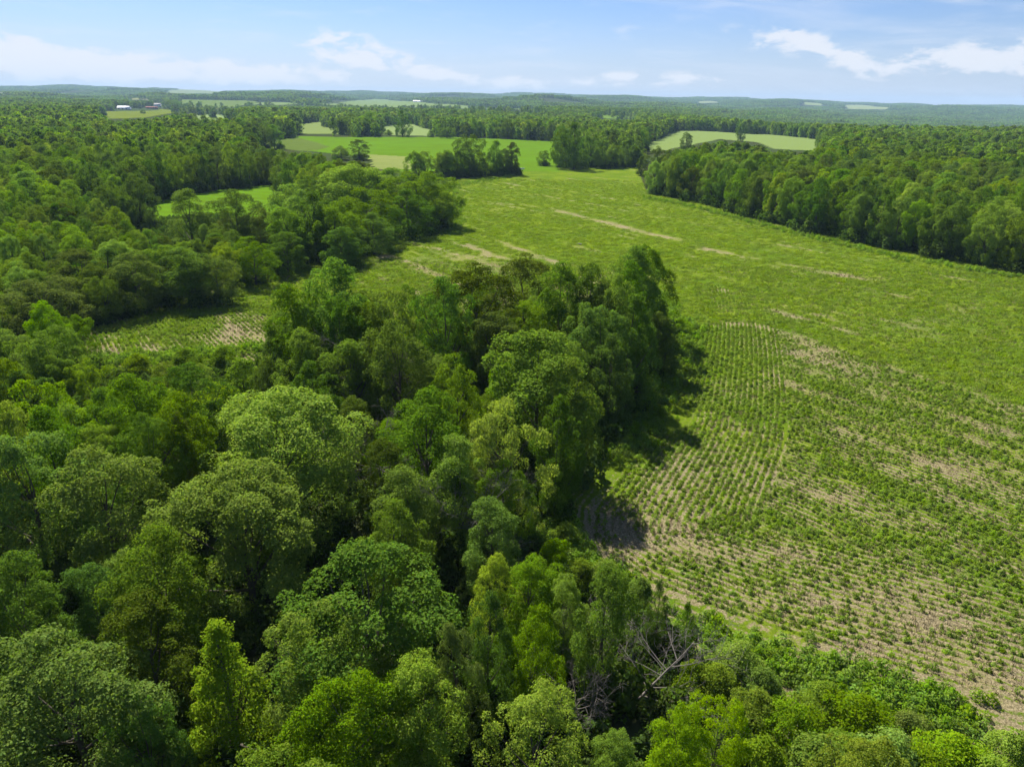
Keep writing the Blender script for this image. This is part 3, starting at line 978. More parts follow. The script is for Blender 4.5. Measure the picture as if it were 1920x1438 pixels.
EDGE_ROWS = [
    # stand, base line, spacing m, height range, set-back, skip label words
    ('front edge of right wood', [(1212, 362), (1300, 376), (1420, 408), (1500, 430), (1580, 446), (1700, 474), (1830, 496), (1925, 514), (2080, 540)], 7.2, (14, 18), 0),
    ('second row of right wood', [(1222, 352), (1310, 364), (1430, 392), (1590, 424), (1710, 448), (1925, 484)], 7.6, (16, 20), 0),
    ('hedgerow left of field gap', [(765, 338), (800, 336), (850, 333), (900, 331), (972, 328)], 7.5, (11, 15), 0),
    ('hedgerow right of field gap', [(1125, 316), (1150, 315), (1175, 314), (1205, 313)], 9, (13, 15), 0),
    ('wood edge behind narrow field', [(262, 384), (300, 374), (340, 364), (415, 353), (470, 348), (525, 343)], 8, (15, 20), 0),
    ('wood edge behind large green field', [(380, 262), (430, 274), (470, 264), (520, 257), (556, 251)], 12, (17, 22), 0),
    ('wood edge beyond hay field', [(1180, 268), (1215, 262), (1262, 244), (1330, 245)], 13, (16, 20), 0),
]
edge_g = np.random.default_rng(55)
stand_of = {}
for stand, line, sp, hr, _ in EDGE_ROWS:
    wl = ground_at(*np.array(line, float).T)
    seg = np.hypot(*(wl[1:] - wl[:-1]).T)
    cum_ = np.concatenate([[0], np.cumsum(seg)])
    s = sp * .4
    n_ = 0
    while s < cum_[-1]:
        x = np.interp(s, cum_, wl[:, 0]) + edge_g.normal(0, 1.0)
        y = np.interp(s, cum_, wl[:, 1]) + edge_g.normal(0, 1.2) + 1.5
        kind = pick_kind(x, y, edge_g)
        H = edge_g.uniform(*hr)
        stand_of[len(tx)] = stand
        tx.append(x)
        ty.append(y)
        tH.append(H)
        tsx.append(sp * edge_g.uniform(.62, .82) / crown_half(kind))
        tkind.append(kind)
        tlab.append(None)
        tgrp.append('trees in the ' + stand)
        s += sp * edge_g.uniform(.75, 1.2)
        n_ += 1
# lone trees and small groups: (u, v of the foot, height px, width px, kind, label)
LONE = [
    (1075, 318, 80, 70, 'maple', 'big dark tree standing alone at the far end of the weedy field', 'trees at the far end of the field'),
    (1050, 313, 66, 44, 'oak', 'tree against the left side of the big dark field-end tree', 'trees at the far end of the field'),
    (1106, 314, 70, 44, 'walnut', 'tree against the right side of the big dark field-end tree', 'trees at the far end of the field'),
    (1020, 311, 27, 30, 'oak', 'small lone round tree in the field gap by the hedgerow', 'trees at the far end of the field'),
    (880, 331, 72, 64, 'oak', 'tallest tree in the hedgerow left of the field gap', 'trees at the far end of the field'),
    (930, 329, 60, 38, 'elm', 'slim light-stemmed tree near the right end of the left hedgerow', 'trees at the far end of the field'),
    (960, 328, 58, 34, 'locust', 'last dark tree at the right end of the left hedgerow', 'trees at the far end of the field'),
    (838, 333, 50, 46, 'walnut', 'mid-green tree left of the tallest hedgerow tree', 'trees at the far end of the field'),
    (660, 251, 36, 36, 'oak', 'left tree of the pair between the green field and the pale hay', 'trees beyond the large green field'),
    (696, 253, 40, 36, 'ash', 'right tree of the pair between the green field and the pale hay', 'trees beyond the large green field'),
    (755, 257, 46, 36, 'maple', 'lone rounded tree standing right of the pair beyond the green field', 'trees beyond the large green field'),
    (728, 254, 9, 16, 'shrub', 'low bush between the pair and the lone rounded tree', 'bushes beyond the large green field'),
    (808, 258, 12, 16, 'shrub', 'low bush right of the lone rounded tree', 'bushes beyond the large green field'),
    (838, 260, 20, 34, 'oak', 'low dark tree at the wood corner right of the lone rounded tree', 'trees beyond the large green field'),
    (675, 300, 36, 40, 'locust', 'dark tree reaching up in front of the large green field', 'trees beyond the large green field'),
    (640, 300, 24, 40, 'oak', 'round tree left of the dark one before the large green field', 'trees beyond the large green field'),
    (1285, 285, 34, 34, 'silver', 'pale tree poking over the right wood into the hay field', 'trees beyond the large green field'),
    (1548, 285, 36, 46, 'oak', 'dark tree at the right corner of the pale hay field', 'trees beyond the large green field'),
    (268, 214, 7, 12, 'oak', 'small dark tree at the right end of the yellow meadow', 'trees round the farm'),
    (197, 218, 9, 11, 'maple', 'dark tree at the left side of the yellow meadow', 'trees round the farm'),
    (318, 206, 17, 24, 'oak', 'dark tree right of the red farm shed', 'trees round the farm'),
    (268, 200, 11, 16, 'maple', 'dark tree between the white barn and the red shed', 'trees round the farm'),
    (238, 199, 11, 30, 'oak', 'dark tree behind the white barn', 'trees round the farm'),
    (330, 205, 16, 24, 'walnut', 'tree at the right end of the farm', 'trees round the farm'),
]
for (u, v, hp, wp, kind, lab, grp) in LONE:
    x, y = ground_at(float(u), float(v))
    dep = float(np.array([x, y, -EYE]) @ FWD)
    tx.append(float(x))
    ty.append(float(y))
    tH.append(hp * dep / F_PX * 1.02)
    tsx.append(wp * dep / F_PX / 2 / crown_half(kind))
    tkind.append(kind)
    tlab.append(lab)
    tgrp.append(grp)
n_fixed = len(tx)

# ------------------------------------------------------------------ the woods: every tree gets a place of its own
FARM = ground_at(*np.array([(214, 207), (300, 207), (300, 203), (214, 201)], float).T)


def scatter(r0, r1, sp, hr, g, understory=False):
    amax = .66 + 14.0 / r0 * .5 if r0 > 60 else 1.1
    xs = np.arange(-r1 * math.sin(min(amax, 1.2)), r1 * math.sin(min(amax, 1.2)), sp)
    ys = np.arange(-5, r1, sp)
    X, Y = np.meshgrid(xs, ys)
    X = X + g.uniform(-.42, .42, X.shape) * sp
    Y = Y + g.uniform(-.42, .42, Y.shape) * sp
    X, Y = X.ravel(), Y.ravel()
    R = np.hypot(X, Y)
    A = np.abs(np.arctan2(X, Y))
    ok = (R >= r0) & (R < r1) & (A < amax)
    X, Y = X[ok], Y[ok]
    H = g.uniform(*hr, len(X))
    if r1 < 300:
        H = H + 3.0 * (g.uniform(0, 1, len(X)) < .4)
    Z = terr(X, Y)
    bad = np.zeros(len(X), bool)
    for bp in BASES:
        bad |= inside(X, Y, bp)
    half = H * .3
    for vw in VIEWS:
        for dx_, fz in [(0, 1.0)] + [(q_, z_) for q_ in (-.9, -.45, 0, .45, .9) for z_ in (.85, .65, .45)]:
            u, v, w = project(X + dx_ * half, Y, Z + H * fz)
            bad |= (w > 1) & inside(u, v, vw)
    if r0 >= 1400:
        bad &= g.uniform(0, 1, len(X)) > .05
        for vw in FARM_VIEWS:
            for dx_, fz in ((0, 1.0), (-6, .8), (6, .8), (0, .5)):
                u, v, w = project(X + dx_, Y, Z + H * fz)
                bad |= inside(u, v, vw) & (w < 2260)
    keep = ~bad
    return X[keep], Y[keep], H[keep]


g = np.random.default_rng(21)
bands = [(12, 240, 5.8, (5.5, 9.5)), (240, 330, 7.4, (10, 18)), (330, 700, 8.0, (10, 19.5)), (700, 1500, 9.4, (11, 20)), (1500, 2700, 11.0, (13, 19))]
ax_, ay_, aH_, band_ = [], [], [], []
for bi, (r0, r1, sp, hr) in enumerate(bands):
    X, Y, H = scatter(r0, r1, sp, hr, g)
    fxx, fyy = np.array(tx), np.array(ty)
    fr = np.array(tsx) * np.array([crown_half(k_) for k_ in tkind])
    if bi < 3 and len(X):
        D = np.hypot(X[:, None] - fxx[None], Y[:, None] - fyy[None])
        lim = fr[None] * (.88 if bi == 0 else .9) + (1.0 if bi == 0 else 2.0)
        keep = (D > lim).all(1)
        keep &= ~((np.hypot(X - 8.6, Y - 41.5) < 5.0) | ((np.abs(X - 8.0) < 4) & (Y > 33) & (Y < 42)))
        X, Y, H = X[keep], Y[keep], H[keep]
    ax_.append(X)
    ay_.append(Y)
    aH_.append(H)
    band_.append(np.full(len(X), bi))
ax_, ay_, aH_, band_ = map(np.concatenate, (ax_, ay_, aH_, band_))
akind = [pick_kind(x, y, g) for x, y in zip(ax_, ay_)]
asx = np.array([h * .35 * g.uniform(.75, 1.2) for h in aH_])
asx = np.array([max(a_, sp_ * .52) / crown_half(k_) for a_, k_, sp_ in zip(asx, akind, [bands[int(b_)][2] for b_ in band_])])

allx = np.concatenate([tx, ax_])
ally = np.concatenate([ty, ay_])
allH = np.concatenate([tH, aH_])
allsx = np.concatenate([tsx, asx])
allkind = list(tkind) + akind
alllab = list(tlab) + [None] * len(ax_)
allgrp = list(tgrp) + [None] * len(ax_)
allz = terr(allx, ally)
NALL = len(allx)
allrot = g.uniform(0, 2 * PI, NALL)
allvar = g.integers(0, 2, NALL)

# which trees show largest: paint crown ellipses near to far into a small picture
uu, vv, ww = project(allx, ally, allz + .58 * allH)
rw = allsx * np.array([crown_half(k_) for k_ in allkind])
px_w = rw / np.maximum(ww, 1) * F_PX / 2
px_h = allH * .46 / np.maximum(ww, 1) * F_PX / 2
buf = np.full((719, 960), -1, int)
for idx in np.argsort(ww):
    if ww[idx] < 3 or ww[idx] > 900:
        continue
    u0, v0, a_, b_ = uu[idx] / 2, vv[idx] / 2, max(px_w[idx], .6), max(px_h[idx], .6)
    x0, x1 = int(max(0, u0 - a_)), int(min(960, u0 + a_ + 1))
    y0, y1 = int(max(0, v0 - b_)), int(min(719, v0 + b_ + 1))
    if x0 >= x1 or y0 >= y1:
        continue
    yy, xx = np.mgrid[y0:y1, x0:x1]
    mk = (((xx - u0) / a_) ** 2 + ((yy - v0) / b_) ** 2 < 1) & (buf[y0:y1, x0:x1] < 0)
    buf[y0:y1, x0:x1][mk] = idx
seen = np.bincount(buf[buf >= 0], minlength=NALL)
is_shrub = np.array([k_ == 'shrub' for k_ in allkind])
score = seen.astype(float)
score[:n_fixed] += np.array([1e6 if l_ else 0 for l_ in alllab[:n_fixed]])
score[is_shrub] = -1
N_SINGLE = 298
single = [int(q_) for q_ in np.argsort(-score)[:N_SINGLE] if seen[q_] > 0 or q_ < n_fixed]
single_set = set(single)

LOOK = {'ash': 'light green', 'oak': 'mid-green', 'maple': 'deep green', 'locust': 'dark olive', 'elm': 'fresh green', 'boxelder': 'yellow-green', 'silver': 'grey-green', 'walnut': 'bright green', 'sapling': 'pale', 'shrub': 'bushy'}
ORD = ['first', 'second', 'third', 'fourth', 'fifth', 'sixth', 'seventh', 'eighth', 'ninth', 'tenth', 'eleventh', 'twelfth', 'thirteenth', 'fourteenth', 'fifteenth', 'sixteenth', 'seventeenth', 'eighteenth', 'nineteenth', 'twentieth']
ORD += ['twenty-' + w_ for w_ in ORD[:9]] + ['thirtieth'] + ['thirty-' + w_ for w_ in ORD[:9]] + ['fortieth'] + ['forty-' + w_ for w_ in ORD[:9]]
# stands for the trees that have no description yet
by_stand = {}
for idx in single:
    if alllab[idx]:
        continue
    if idx in stand_of:
        st = stand_of[idx]
    else:
        x, y = allx[idx], ally[idx]
        d = math.hypot(x, y)
        u_, v_ = uu[idx], vv[idx]
        if d < 240 and v_ > 640:
            side = 'left part' if u_ < 420 else ('middle part' if u_ < 860 else 'field side')
            st = '%s, near wood' % side
        elif u_ > 1150 and d > 150:
            st = 'inner right wood' if d < 420 else 'far right wood'
        elif d < 240:
            st = 'wood behind shadowed line' if u_ < 480 else 'clump shade'
        else:
            st = 'inner left wood' if d < 420 else 'far left wood'
    by_stand.setdefault(st, []).append(idx)
for st, ids in by_stand.items():
    fam = {}
    for q_ in ids:
        fam.setdefault(allkind[q_], []).append(q_)
    for kd, qs in fam.items():
        qs.sort(key=lambda q_: uu[q_])
        for n_, q_ in enumerate(qs):
            if len(qs) == 1:
                alllab[q_] = 'only %s tree in the %s' % (LOOK[kd], st)
            else:
                alllab[q_] = '%s tree, %s of its colour from left, %s' % (LOOK[kd], ORD[n_], st)
            allgrp[q_] = 'trees in the ' + st

# ------------------------------------------------------------------ single trees: Empty > trunk, crown
for idx in single:
    kind = allkind[idx]
    crown_me, trunk_me = NEAR[kind][int(allvar[idx])]
    root = bpy.data.objects.new('tree', None)
    COL.objects.link(root)
    root.location = (allx[idx], ally[idx], allz[idx])
    root.rotation_euler = (0, 0, allrot[idx])
    sxy = allsx[idx]
    root.scale = (sxy, sxy, allH[idx] / HREF[kind])
    root.empty_display_size = 1
    tag(root, alllab[idx], 'tree', allgrp[idx])
    obj('trunk', trunk_me, root)
    obj('crown', crown_me, root)


# ------------------------------------------------------------------ geometry-node scatter for what nobody could count
def scatter_object(name, protos, pts, pidx, rotz, scl, label, cat, tilt=None):
    pc = bpy.data.collections.new(name + '_kinds')
    for q_, (me_, extra) in enumerate(protos):
        if extra is not None:
            # crown and trunk joined into one mesh
            v1 = np.empty(len(me_.vertices) * 3, np.float32)
            me_.vertices.foreach_get('co', v1)
            v2 = np.empty(len(extra.vertices) * 3, np.float32)
            extra.vertices.foreach_get('co', v2)
            l1 = np.empty(len(me_.loops), np.int32)
            me_.loops.foreach_get('vertex_index', l1)
            l2 = np.empty(len(extra.loops), np.int32)
            extra.loops.foreach_get('vertex_index', l2)
            n1_ = len(v1) // 3
            me_ = mesh_np('wood_tree', np.concatenate([v1, v2]).reshape(-1, 3), np.concatenate([l1, l2 + n1_]).reshape(-1, 4),
                          [me_.materials[0], extra.materials[0]], np.concatenate([np.zeros(len(l1) // 4), np.ones(len(l2) // 4)]))
        po = bpy.data.objects.new('%s_kind_%03d' % (name, q_), me_)
        pc.objects.link(po)
    me = bpy.data.meshes.new(name)
    me.vertices.add(len(pts))
    me.vertices.foreach_set('co', np.ascontiguousarray(pts, np.float32).ravel())
    a1 = me.attributes.new('kind_index', 'INT', 'POINT')
    a1.data.foreach_set('value', np.asarray(pidx, np.int32))
    a2 = me.attributes.new('turn', 'FLOAT_VECTOR', 'POINT')
    rv = np.zeros((len(pts), 3), np.float32)
    rv[:, 2] = rotz
    if tilt is not None:
        rv[:, :2] = tilt
    a2.data.foreach_set('vector', rv.ravel())
    a3 = me.attributes.new('size', 'FLOAT_VECTOR', 'POINT')
    a3.data.foreach_set('vector', np.ascontiguousarray(scl, np.float32).ravel())
    o = obj(name, me)
    ng = bpy.data.node_groups.new(name + '_scatter', 'GeometryNodeTree')
    ng.interface.new_socket('Geometry', in_out='INPUT', socket_type='NodeSocketGeometry')
    ng.interface.new_socket('Geometry', in_out='OUTPUT', socket_type='NodeSocketGeometry')
    N_, L_ = ng.nodes, ng.links
    gi, go = N_.new('NodeGroupInput'), N_.new('NodeGroupOutput')
    ci = N_.new('GeometryNodeCollectionInfo')
    ci.inputs['Collection'].default_value = pc
    ci.inputs['Separate Children'].default_value = True
    ci.inputs['Reset Children'].default_value = True
    ip = N_.new('GeometryNodeInstanceOnPoints')
    ip.inputs['Pick Instance'].default_value = True

    def na(nm, typ):
        n_ = N_.new('GeometryNodeInputNamedAttribute')
        n_.data_type = typ
        n_.inputs['Name'].default_value = nm
        return n_.outputs[0]
    L_.new(gi.outputs[0], ip.inputs['Points'])
    L_.new(ci.outputs[0], ip.inputs['Instance'])
    L_.new(na('kind_index', 'INT'), ip.inputs['Instance Index'])
    L_.new(na('turn', 'FLOAT_VECTOR'), ip.inputs['Rotation'])
    L_.new(na('size', 'FLOAT_VECTOR'), ip.inputs['Scale'])
    L_.new(ip.outputs[0], go.inputs[0])
    md = o.modifiers.new('scatter', 'NODES')
    md.node_group = ng
    tag(o, label, cat, kind='stuff')
    return o


rest = np.array([q_ for q_ in range(NALL) if q_ not in single_set and not is_shrub[q_]])
dist = np.hypot(allx, ally)
pidx = []
for q_ in rest:
    kd, d = allkind[q_], dist[q_]
    if kd == 'sapling':
        kd = 'ash'
    if d < 430:
        pidx.append(L0[kd][allvar[q_]])
    elif d < 800:
        pidx.append(L1[kd][allvar[q_]])
    else:
        pidx.append(L2[kd][0])
pts = np.stack([allx[rest], ally[rest], allz[rest]], -1)
scl = np.stack([allsx[rest], allsx[rest], allH[rest] / 16.0], -1)
rz = allrot[rest]
# distant blocks
xs = np.arange(-9000, 9000, 84.)
ys = np.arange(600, 11800, 84.)
X, Y = np.meshgrid(xs, ys)
X = X.ravel() + g.uniform(-20, 20, X.size)
Y = Y.ravel() + g.uniform(-20, 20, Y.size)
R = np.hypot(X, Y)
ok = (R > 2660) & (R < 11500) & (np.abs(np.arctan2(X, Y)) < .72)
X, Y = X[ok], Y[ok]
Z = terr(X, Y)
bad = np.zeros(len(X), bool)
for bp in BASES[1:]:
    bad |= inside(X, Y, bp)
for vw in VIEWS[1:]:
    for ox in (-40, 0, 40):
        for fz in (16, 6):
            u, v, w = project(X + ox, Y, Z + fz)
            bad |= inside(u, v, vw)
# some open land among the far woods
bad |= (vnoise(X, Y * .5, 420, 77) > .80)
X, Y, Z = X[~bad], Y[~bad], Z[~bad]
pts = np.concatenate([pts, np.stack([X, Y, Z - .5], -1)])
pidx = np.concatenate([pidx, np.array(PATCH)[g.integers(0, 4, len(X))]])
rz = np.concatenate([rz, g.integers(0, 4, len(X)) * PI / 2 + g.uniform(-.2, .2, len(X))])
sc_ = g.uniform(.95, 1.1, len(X))
scl = np.concatenate([scl, np.stack([sc_, sc_, g.uniform(.85, 1.15, len(X))], -1)])
scatter_object('woodland', [(p[2], p[3]) for p in PROTO], pts, pidx, rz, scl, 'green broadleaf woods covering the land out to the far ridges', 'woods')

# ------------------------------------------------------------------ undergrowth below the trees
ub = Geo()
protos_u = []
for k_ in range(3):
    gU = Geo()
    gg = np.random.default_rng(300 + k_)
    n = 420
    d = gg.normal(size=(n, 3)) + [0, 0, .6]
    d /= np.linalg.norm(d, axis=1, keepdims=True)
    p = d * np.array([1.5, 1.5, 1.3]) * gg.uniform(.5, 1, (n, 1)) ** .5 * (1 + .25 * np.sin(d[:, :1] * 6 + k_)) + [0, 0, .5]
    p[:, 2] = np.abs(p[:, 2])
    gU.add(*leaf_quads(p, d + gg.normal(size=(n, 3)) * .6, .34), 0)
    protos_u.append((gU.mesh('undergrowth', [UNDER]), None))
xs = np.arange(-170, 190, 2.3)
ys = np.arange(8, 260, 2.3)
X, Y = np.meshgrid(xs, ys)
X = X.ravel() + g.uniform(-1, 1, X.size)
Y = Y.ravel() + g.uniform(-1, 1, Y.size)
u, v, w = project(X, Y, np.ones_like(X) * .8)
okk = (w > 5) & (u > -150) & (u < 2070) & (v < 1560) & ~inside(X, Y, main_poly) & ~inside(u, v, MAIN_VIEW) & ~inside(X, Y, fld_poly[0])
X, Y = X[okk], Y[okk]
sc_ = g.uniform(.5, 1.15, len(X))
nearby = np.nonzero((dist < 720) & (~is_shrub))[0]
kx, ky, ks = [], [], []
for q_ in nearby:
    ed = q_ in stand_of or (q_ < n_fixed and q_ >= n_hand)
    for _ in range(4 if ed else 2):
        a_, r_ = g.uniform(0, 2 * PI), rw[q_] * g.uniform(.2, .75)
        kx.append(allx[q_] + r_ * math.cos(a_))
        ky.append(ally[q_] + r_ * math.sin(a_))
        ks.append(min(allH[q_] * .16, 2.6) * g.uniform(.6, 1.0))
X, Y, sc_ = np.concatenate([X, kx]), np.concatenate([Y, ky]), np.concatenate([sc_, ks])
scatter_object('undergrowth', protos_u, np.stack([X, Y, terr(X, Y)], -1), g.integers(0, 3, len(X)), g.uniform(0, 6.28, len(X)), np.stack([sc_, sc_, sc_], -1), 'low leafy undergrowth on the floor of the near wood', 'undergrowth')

# ------------------------------------------------------------------ maize stubble, straw and weeds on the field
STRAW = leaf_mat('straw', (.27, .215, .115), (1.1, 1, .8), tf=.15, spread=.2, island=.7)
WEED = leaf_mat('weed_leaf', (.160, .238, .018), tf=.32, spread=.6, island=.5)
GRASS = leaf_mat('grass_blade', (.165, .232, .012), tf=.35, spread=.5, island=.5)


def row_points(xmax, ymax):
    out = []
    # headland rows follow the wood edge
    pts_ = np.array(EDGE, float)
    for _ in range(3):
        a_, b_ = pts_[:-1], pts_[1:]
        pts_ = np.concatenate([[pts_[0]], np.stack([a_ * .75 + b_ * .25, a_ * .25 + b_ * .75], 1).reshape(-1, 2), [pts_[-1]]])
    dd = np.gradient(pts_, axis=0)
    dd /= np.linalg.norm(dd, axis=1, keepdims=True)
    nn = np.stack([-dd[:, 1], dd[:, 0]], -1)      # to the left of travel: into the field
    for k_ in range(1, 21):
        off = k_ * .78
        p = pts_ + nn * off
        L_ = np.concatenate([[0], np.cumsum(np.hypot(*(p[1:] - p[:-1]).T))])
        s_ = np.arange(0, L_[-1], .62)
        q_ = np.stack([np.interp(s_, L_, p[:, 0]), np.interp(s_, L_, p[:, 1])], -1)
        a_ = np.interp(s_, L_, np.unwrap(np.arctan2(dd[:, 1], dd[:, 0])))
        keep = dist_line(q_[:, 0], q_[:, 1], EDGE) > off * .88
        out.append(np.column_stack([q_, a_])[keep])
    # inner rows
    for off in np.arange(-40, 260, .78):
        s_ = np.arange(-220, 220, .62)
        q_ = norB * off + np.outer(s_, dirB)
        curve = 9 * np.sin((s_ + off * .4) * .012)
        q_ = q_ + norB * curve[:, None]
        keep = (dist_line(q_[:, 0], q_[:, 1], EDGE) > 16) & (q_[:, 0] < xmax) & (q_[:, 0] > -90) & (q_[:, 1] < ymax) & (q_[:, 1] > 25)
        out.append(np.column_stack([q_, np.full(len(q_), math.radians(-55))])[keep])
    return np.concatenate(out)


rows = row_points(130, 185)
u, v, w = project(rows[:, 0], rows[:, 1], np.zeros(len(rows)))
rows = rows[(w > 10) & (u > -40) & (u < 2000) & (v < 1500) & inside(rows[:, 0], rows[:, 1], main_poly)]
dR = np.hypot(rows[:, 0], rows[:, 1])
cv_ = weed_cover(rows[:, 0], rows[:, 1])
keep = g.uniform(0, 1, len(rows)) < np.where(dR < 110, 1.0, .55) * np.clip(1.15 - cv_, .10, 1) * .8
rows_s = rows[keep]
protos_s = []
for k_ in range(4):
    gS = Geo()
    gg = np.random.default_rng(400 + k_)
    for s_ in range(5):
        bx, by = gg.uniform(-.32, .32), gg.normal(0, .05)
        hgt = gg.uniform(.16, .42)
        tip = np.array([bx + gg.normal(0, .08), by + gg.normal(0, .08), hgt])
        gS.add(*tube(np.array([[bx, by, -.02], (np.array([bx, by, 0]) + tip) / 2, tip]), [.022, .018, .014], 3), 0)
    n = 9
    p = np.column_stack([gg.uniform(-.45, .45, n), gg.normal(0, .24, n), gg.uniform(.03, .12, n)])
    nn_ = np.column_stack([gg.normal(0, .5, n), gg.normal(0, .5, n), np.ones(n)])
    gS.add(*leaf_quads(p, nn_, .30, .14), 0)
    protos_s.append((gS.mesh('stubble', [STRAW]), None))
s1 = g.uniform(.8, 1.3, len(rows_s))
scatter_object('maize_stubble', protos_s, np.column_stack([rows_s[:, :2] + g.normal(0, .05, (len(rows_s), 2)), np.full(len(rows_s), .012)]), g.integers(0, 4, len(rows_s)), rows_s[:, 2] + g.choice([0, PI], len(rows_s)), np.stack([s1, s1, s1], -1), 'broken tan maize stalks and straw standing in curved rows', 'stubble')


def tuft(seed, mat, n, rad, hgt, size, aspect):
    gg = np.random.default_rng(seed)
    a_ = gg.uniform(0, 2 * PI, n)
    r_ = rad * gg.uniform(0, 1, n) ** .6
    z_ = hgt * (gg.uniform(.15, 1, n)) * (1 - .55 * (r_ / rad) ** 2)
    p = np.column_stack([r_ * np.cos(a_), r_ * np.sin(a_), z_])
    nn_ = np.column_stack([np.cos(a_) * .6, np.sin(a_) * .6, np.full(n, .8)]) + gg.normal(0, .5, (n, 3))
    G_ = Geo()
    G_.add(*leaf_quads(p, nn_, size, aspect), 0)
    return (G_.mesh('weed', [mat]), None)


protos_w = [tuft(600 + k_, WEED, 60, .38, .5, .2, .55) for k_ in range(4)] + [tuft(620 + k_, WEED, 80, .3, .75, .2, .4) for k_ in range(2)]
# weeds grow mostly in and beside the rows
cand = np.concatenate([rows] * 6)
along, across = g.uniform(-.42, .42, len(cand)), g.normal(0, .12, len(cand))
cand = cand[:, :2] + np.column_stack([np.cos(cand[:, 2]) * along - np.sin(cand[:, 2]) * across, np.sin(cand[:, 2]) * along + np.cos(cand[:, 2]) * across])
cw = weed_cover(cand[:, 0], cand[:, 1])
dn = .4 * vnoise(cand[:, 0], cand[:, 1], 1.8, 31) + .6 * vnoise(cand[:, 0], cand[:, 1], .7, 32)
seam_far = inside(cand[:, 0], cand[:, 1], np.concatenate([SEAM, [(400, 60), (400, 600), (-300, 600), (-120, 100), (0, 170)]]))
pr = np.clip((cw * 1.0 + (dn - .5) * 1.4 - .08), 0, 1) * np.where(seam_far, .16, .95)
kp = g.uniform(0, 1, len(cand)) < pr
cand = cand[kp]
cw = cw[kp]
s1 = g.uniform(.25, 1.0, len(cand)) ** 1.4 * (.58 + .35 * np.clip(cw, 0, 1))
scatter_object('weeds', protos_w, np.column_stack([cand, np.full(len(cand), .01)]), g.integers(0, 6, len(cand)), g.uniform(0, 6.28, len(cand)), np.stack([s1, s1, s1 * g.uniform(.7, 1.3, len(cand))], -1), 'dark green weed tufts growing along the stubble rows', 'weeds')

# grass of the middle and far part of the field
xs = np.arange(-110, 150, .85)
ys = np.arange(85, 400, .85)
X, Y = np.meshgrid(xs, ys)
X = X.ravel() + g.uniform(-.6, .6, X.size)
Y = Y.ravel() + g.uniform(-.6, .6, Y.size)
u, v, w = project(X, Y, np.zeros_like(X))
okk = inside(X, Y, main_poly) & (u > -30) & (u < 1980) & (w > 5)
X, Y = X[okk], Y[okk]
cw = weed_cover(X, Y)
okk = (g.uniform(0, 1, len(X)) < np.clip((cw - .45) * 1.3, 0, .85) * np.interp(np.hypot(X, Y), [80, 200, 400], [1, .8, .4]))
sf = inside(X, Y, np.concatenate([SEAM, [(400, 60), (400, 600), (-300, 600), (-120, 100), (0, 170)]])) | (X < 8)
okk &= sf
X, Y = X[okk], Y[okk]
protos_g = [tuft(640 + k_, GRASS, 70, .75, .32, .26, .28) for k_ in range(4)]
s1 = g.uniform(.7, 1.5, len(X))
scatter_object('grass', protos_g, np.stack([X, Y, np.full(len(X), .01)], -1), g.integers(0, 4, len(X)), g.uniform(0, 6.28, len(X)), np.stack([s1, s1, s1 * g.uniform(.6, 1.2, len(X))], -1), 'bright yellow-green grass over the middle of the field', 'grass')

# rank green growth on the margins
mg = []
for line, wd, cnt in (([(1040, 975), (1050, 1010), (1072, 1048), (1110, 1085), (1180, 1130)], .9, 420), ([(1290, 650), (1265, 690), (1285, 620), (1250, 590), (1215, 540)], 1.6, 420), ([(1255, 705), (1225, 760), (1180, 825), (1150, 860)], 1.5, 340),
                      ([(130, 680), (240, 680), (340, 672), (440, 665), (480, 655)], 1.5, 300), ([(1210, 372), (1300, 388), (1420, 422), (1580, 460), (1700, 489), (1900, 520)], 1.5, 500), ([(850, 436), (858, 425), (850, 350), (975, 328)], 1.8, 300),
                      ([(1300, 1200), (1400, 1240), (1520, 1280), (1650, 1320), (1800, 1370)], 1.4, 420)):
    wl = ground_at(*np.array(line, float).T)
    L_ = np.concatenate([[0], np.cumsum(np.hypot(*(wl[1:] - wl[:-1]).T))])
    s_ = g.uniform(0, L_[-1], cnt)
    mg.append(np.stack([np.interp(s_, L_, wl[:, 0]), np.interp(s_, L_, wl[:, 1])], -1) + g.normal(0, wd, (cnt, 2)))
mg = np.concatenate(mg)
WEED2 = leaf_mat('rank_weed_leaf', (.150, .245, .018), tf=.38, spread=.4, island=.5)
protos_m = [tuft(660 + k_, WEED2, 130, .6, 1.1, .24, .5) for k_ in range(4)]
s1 = g.uniform(.5, 1.25, len(mg))
scatter_object('tall_weeds', protos_m, np.column_stack([mg, np.zeros(len(mg))]), g.integers(0, 4, len(mg)), g.uniform(0, 6.28, len(mg)), np.stack([s1, s1, s1], -1), 'rank tall weeds along the margins of the field', 'weeds')

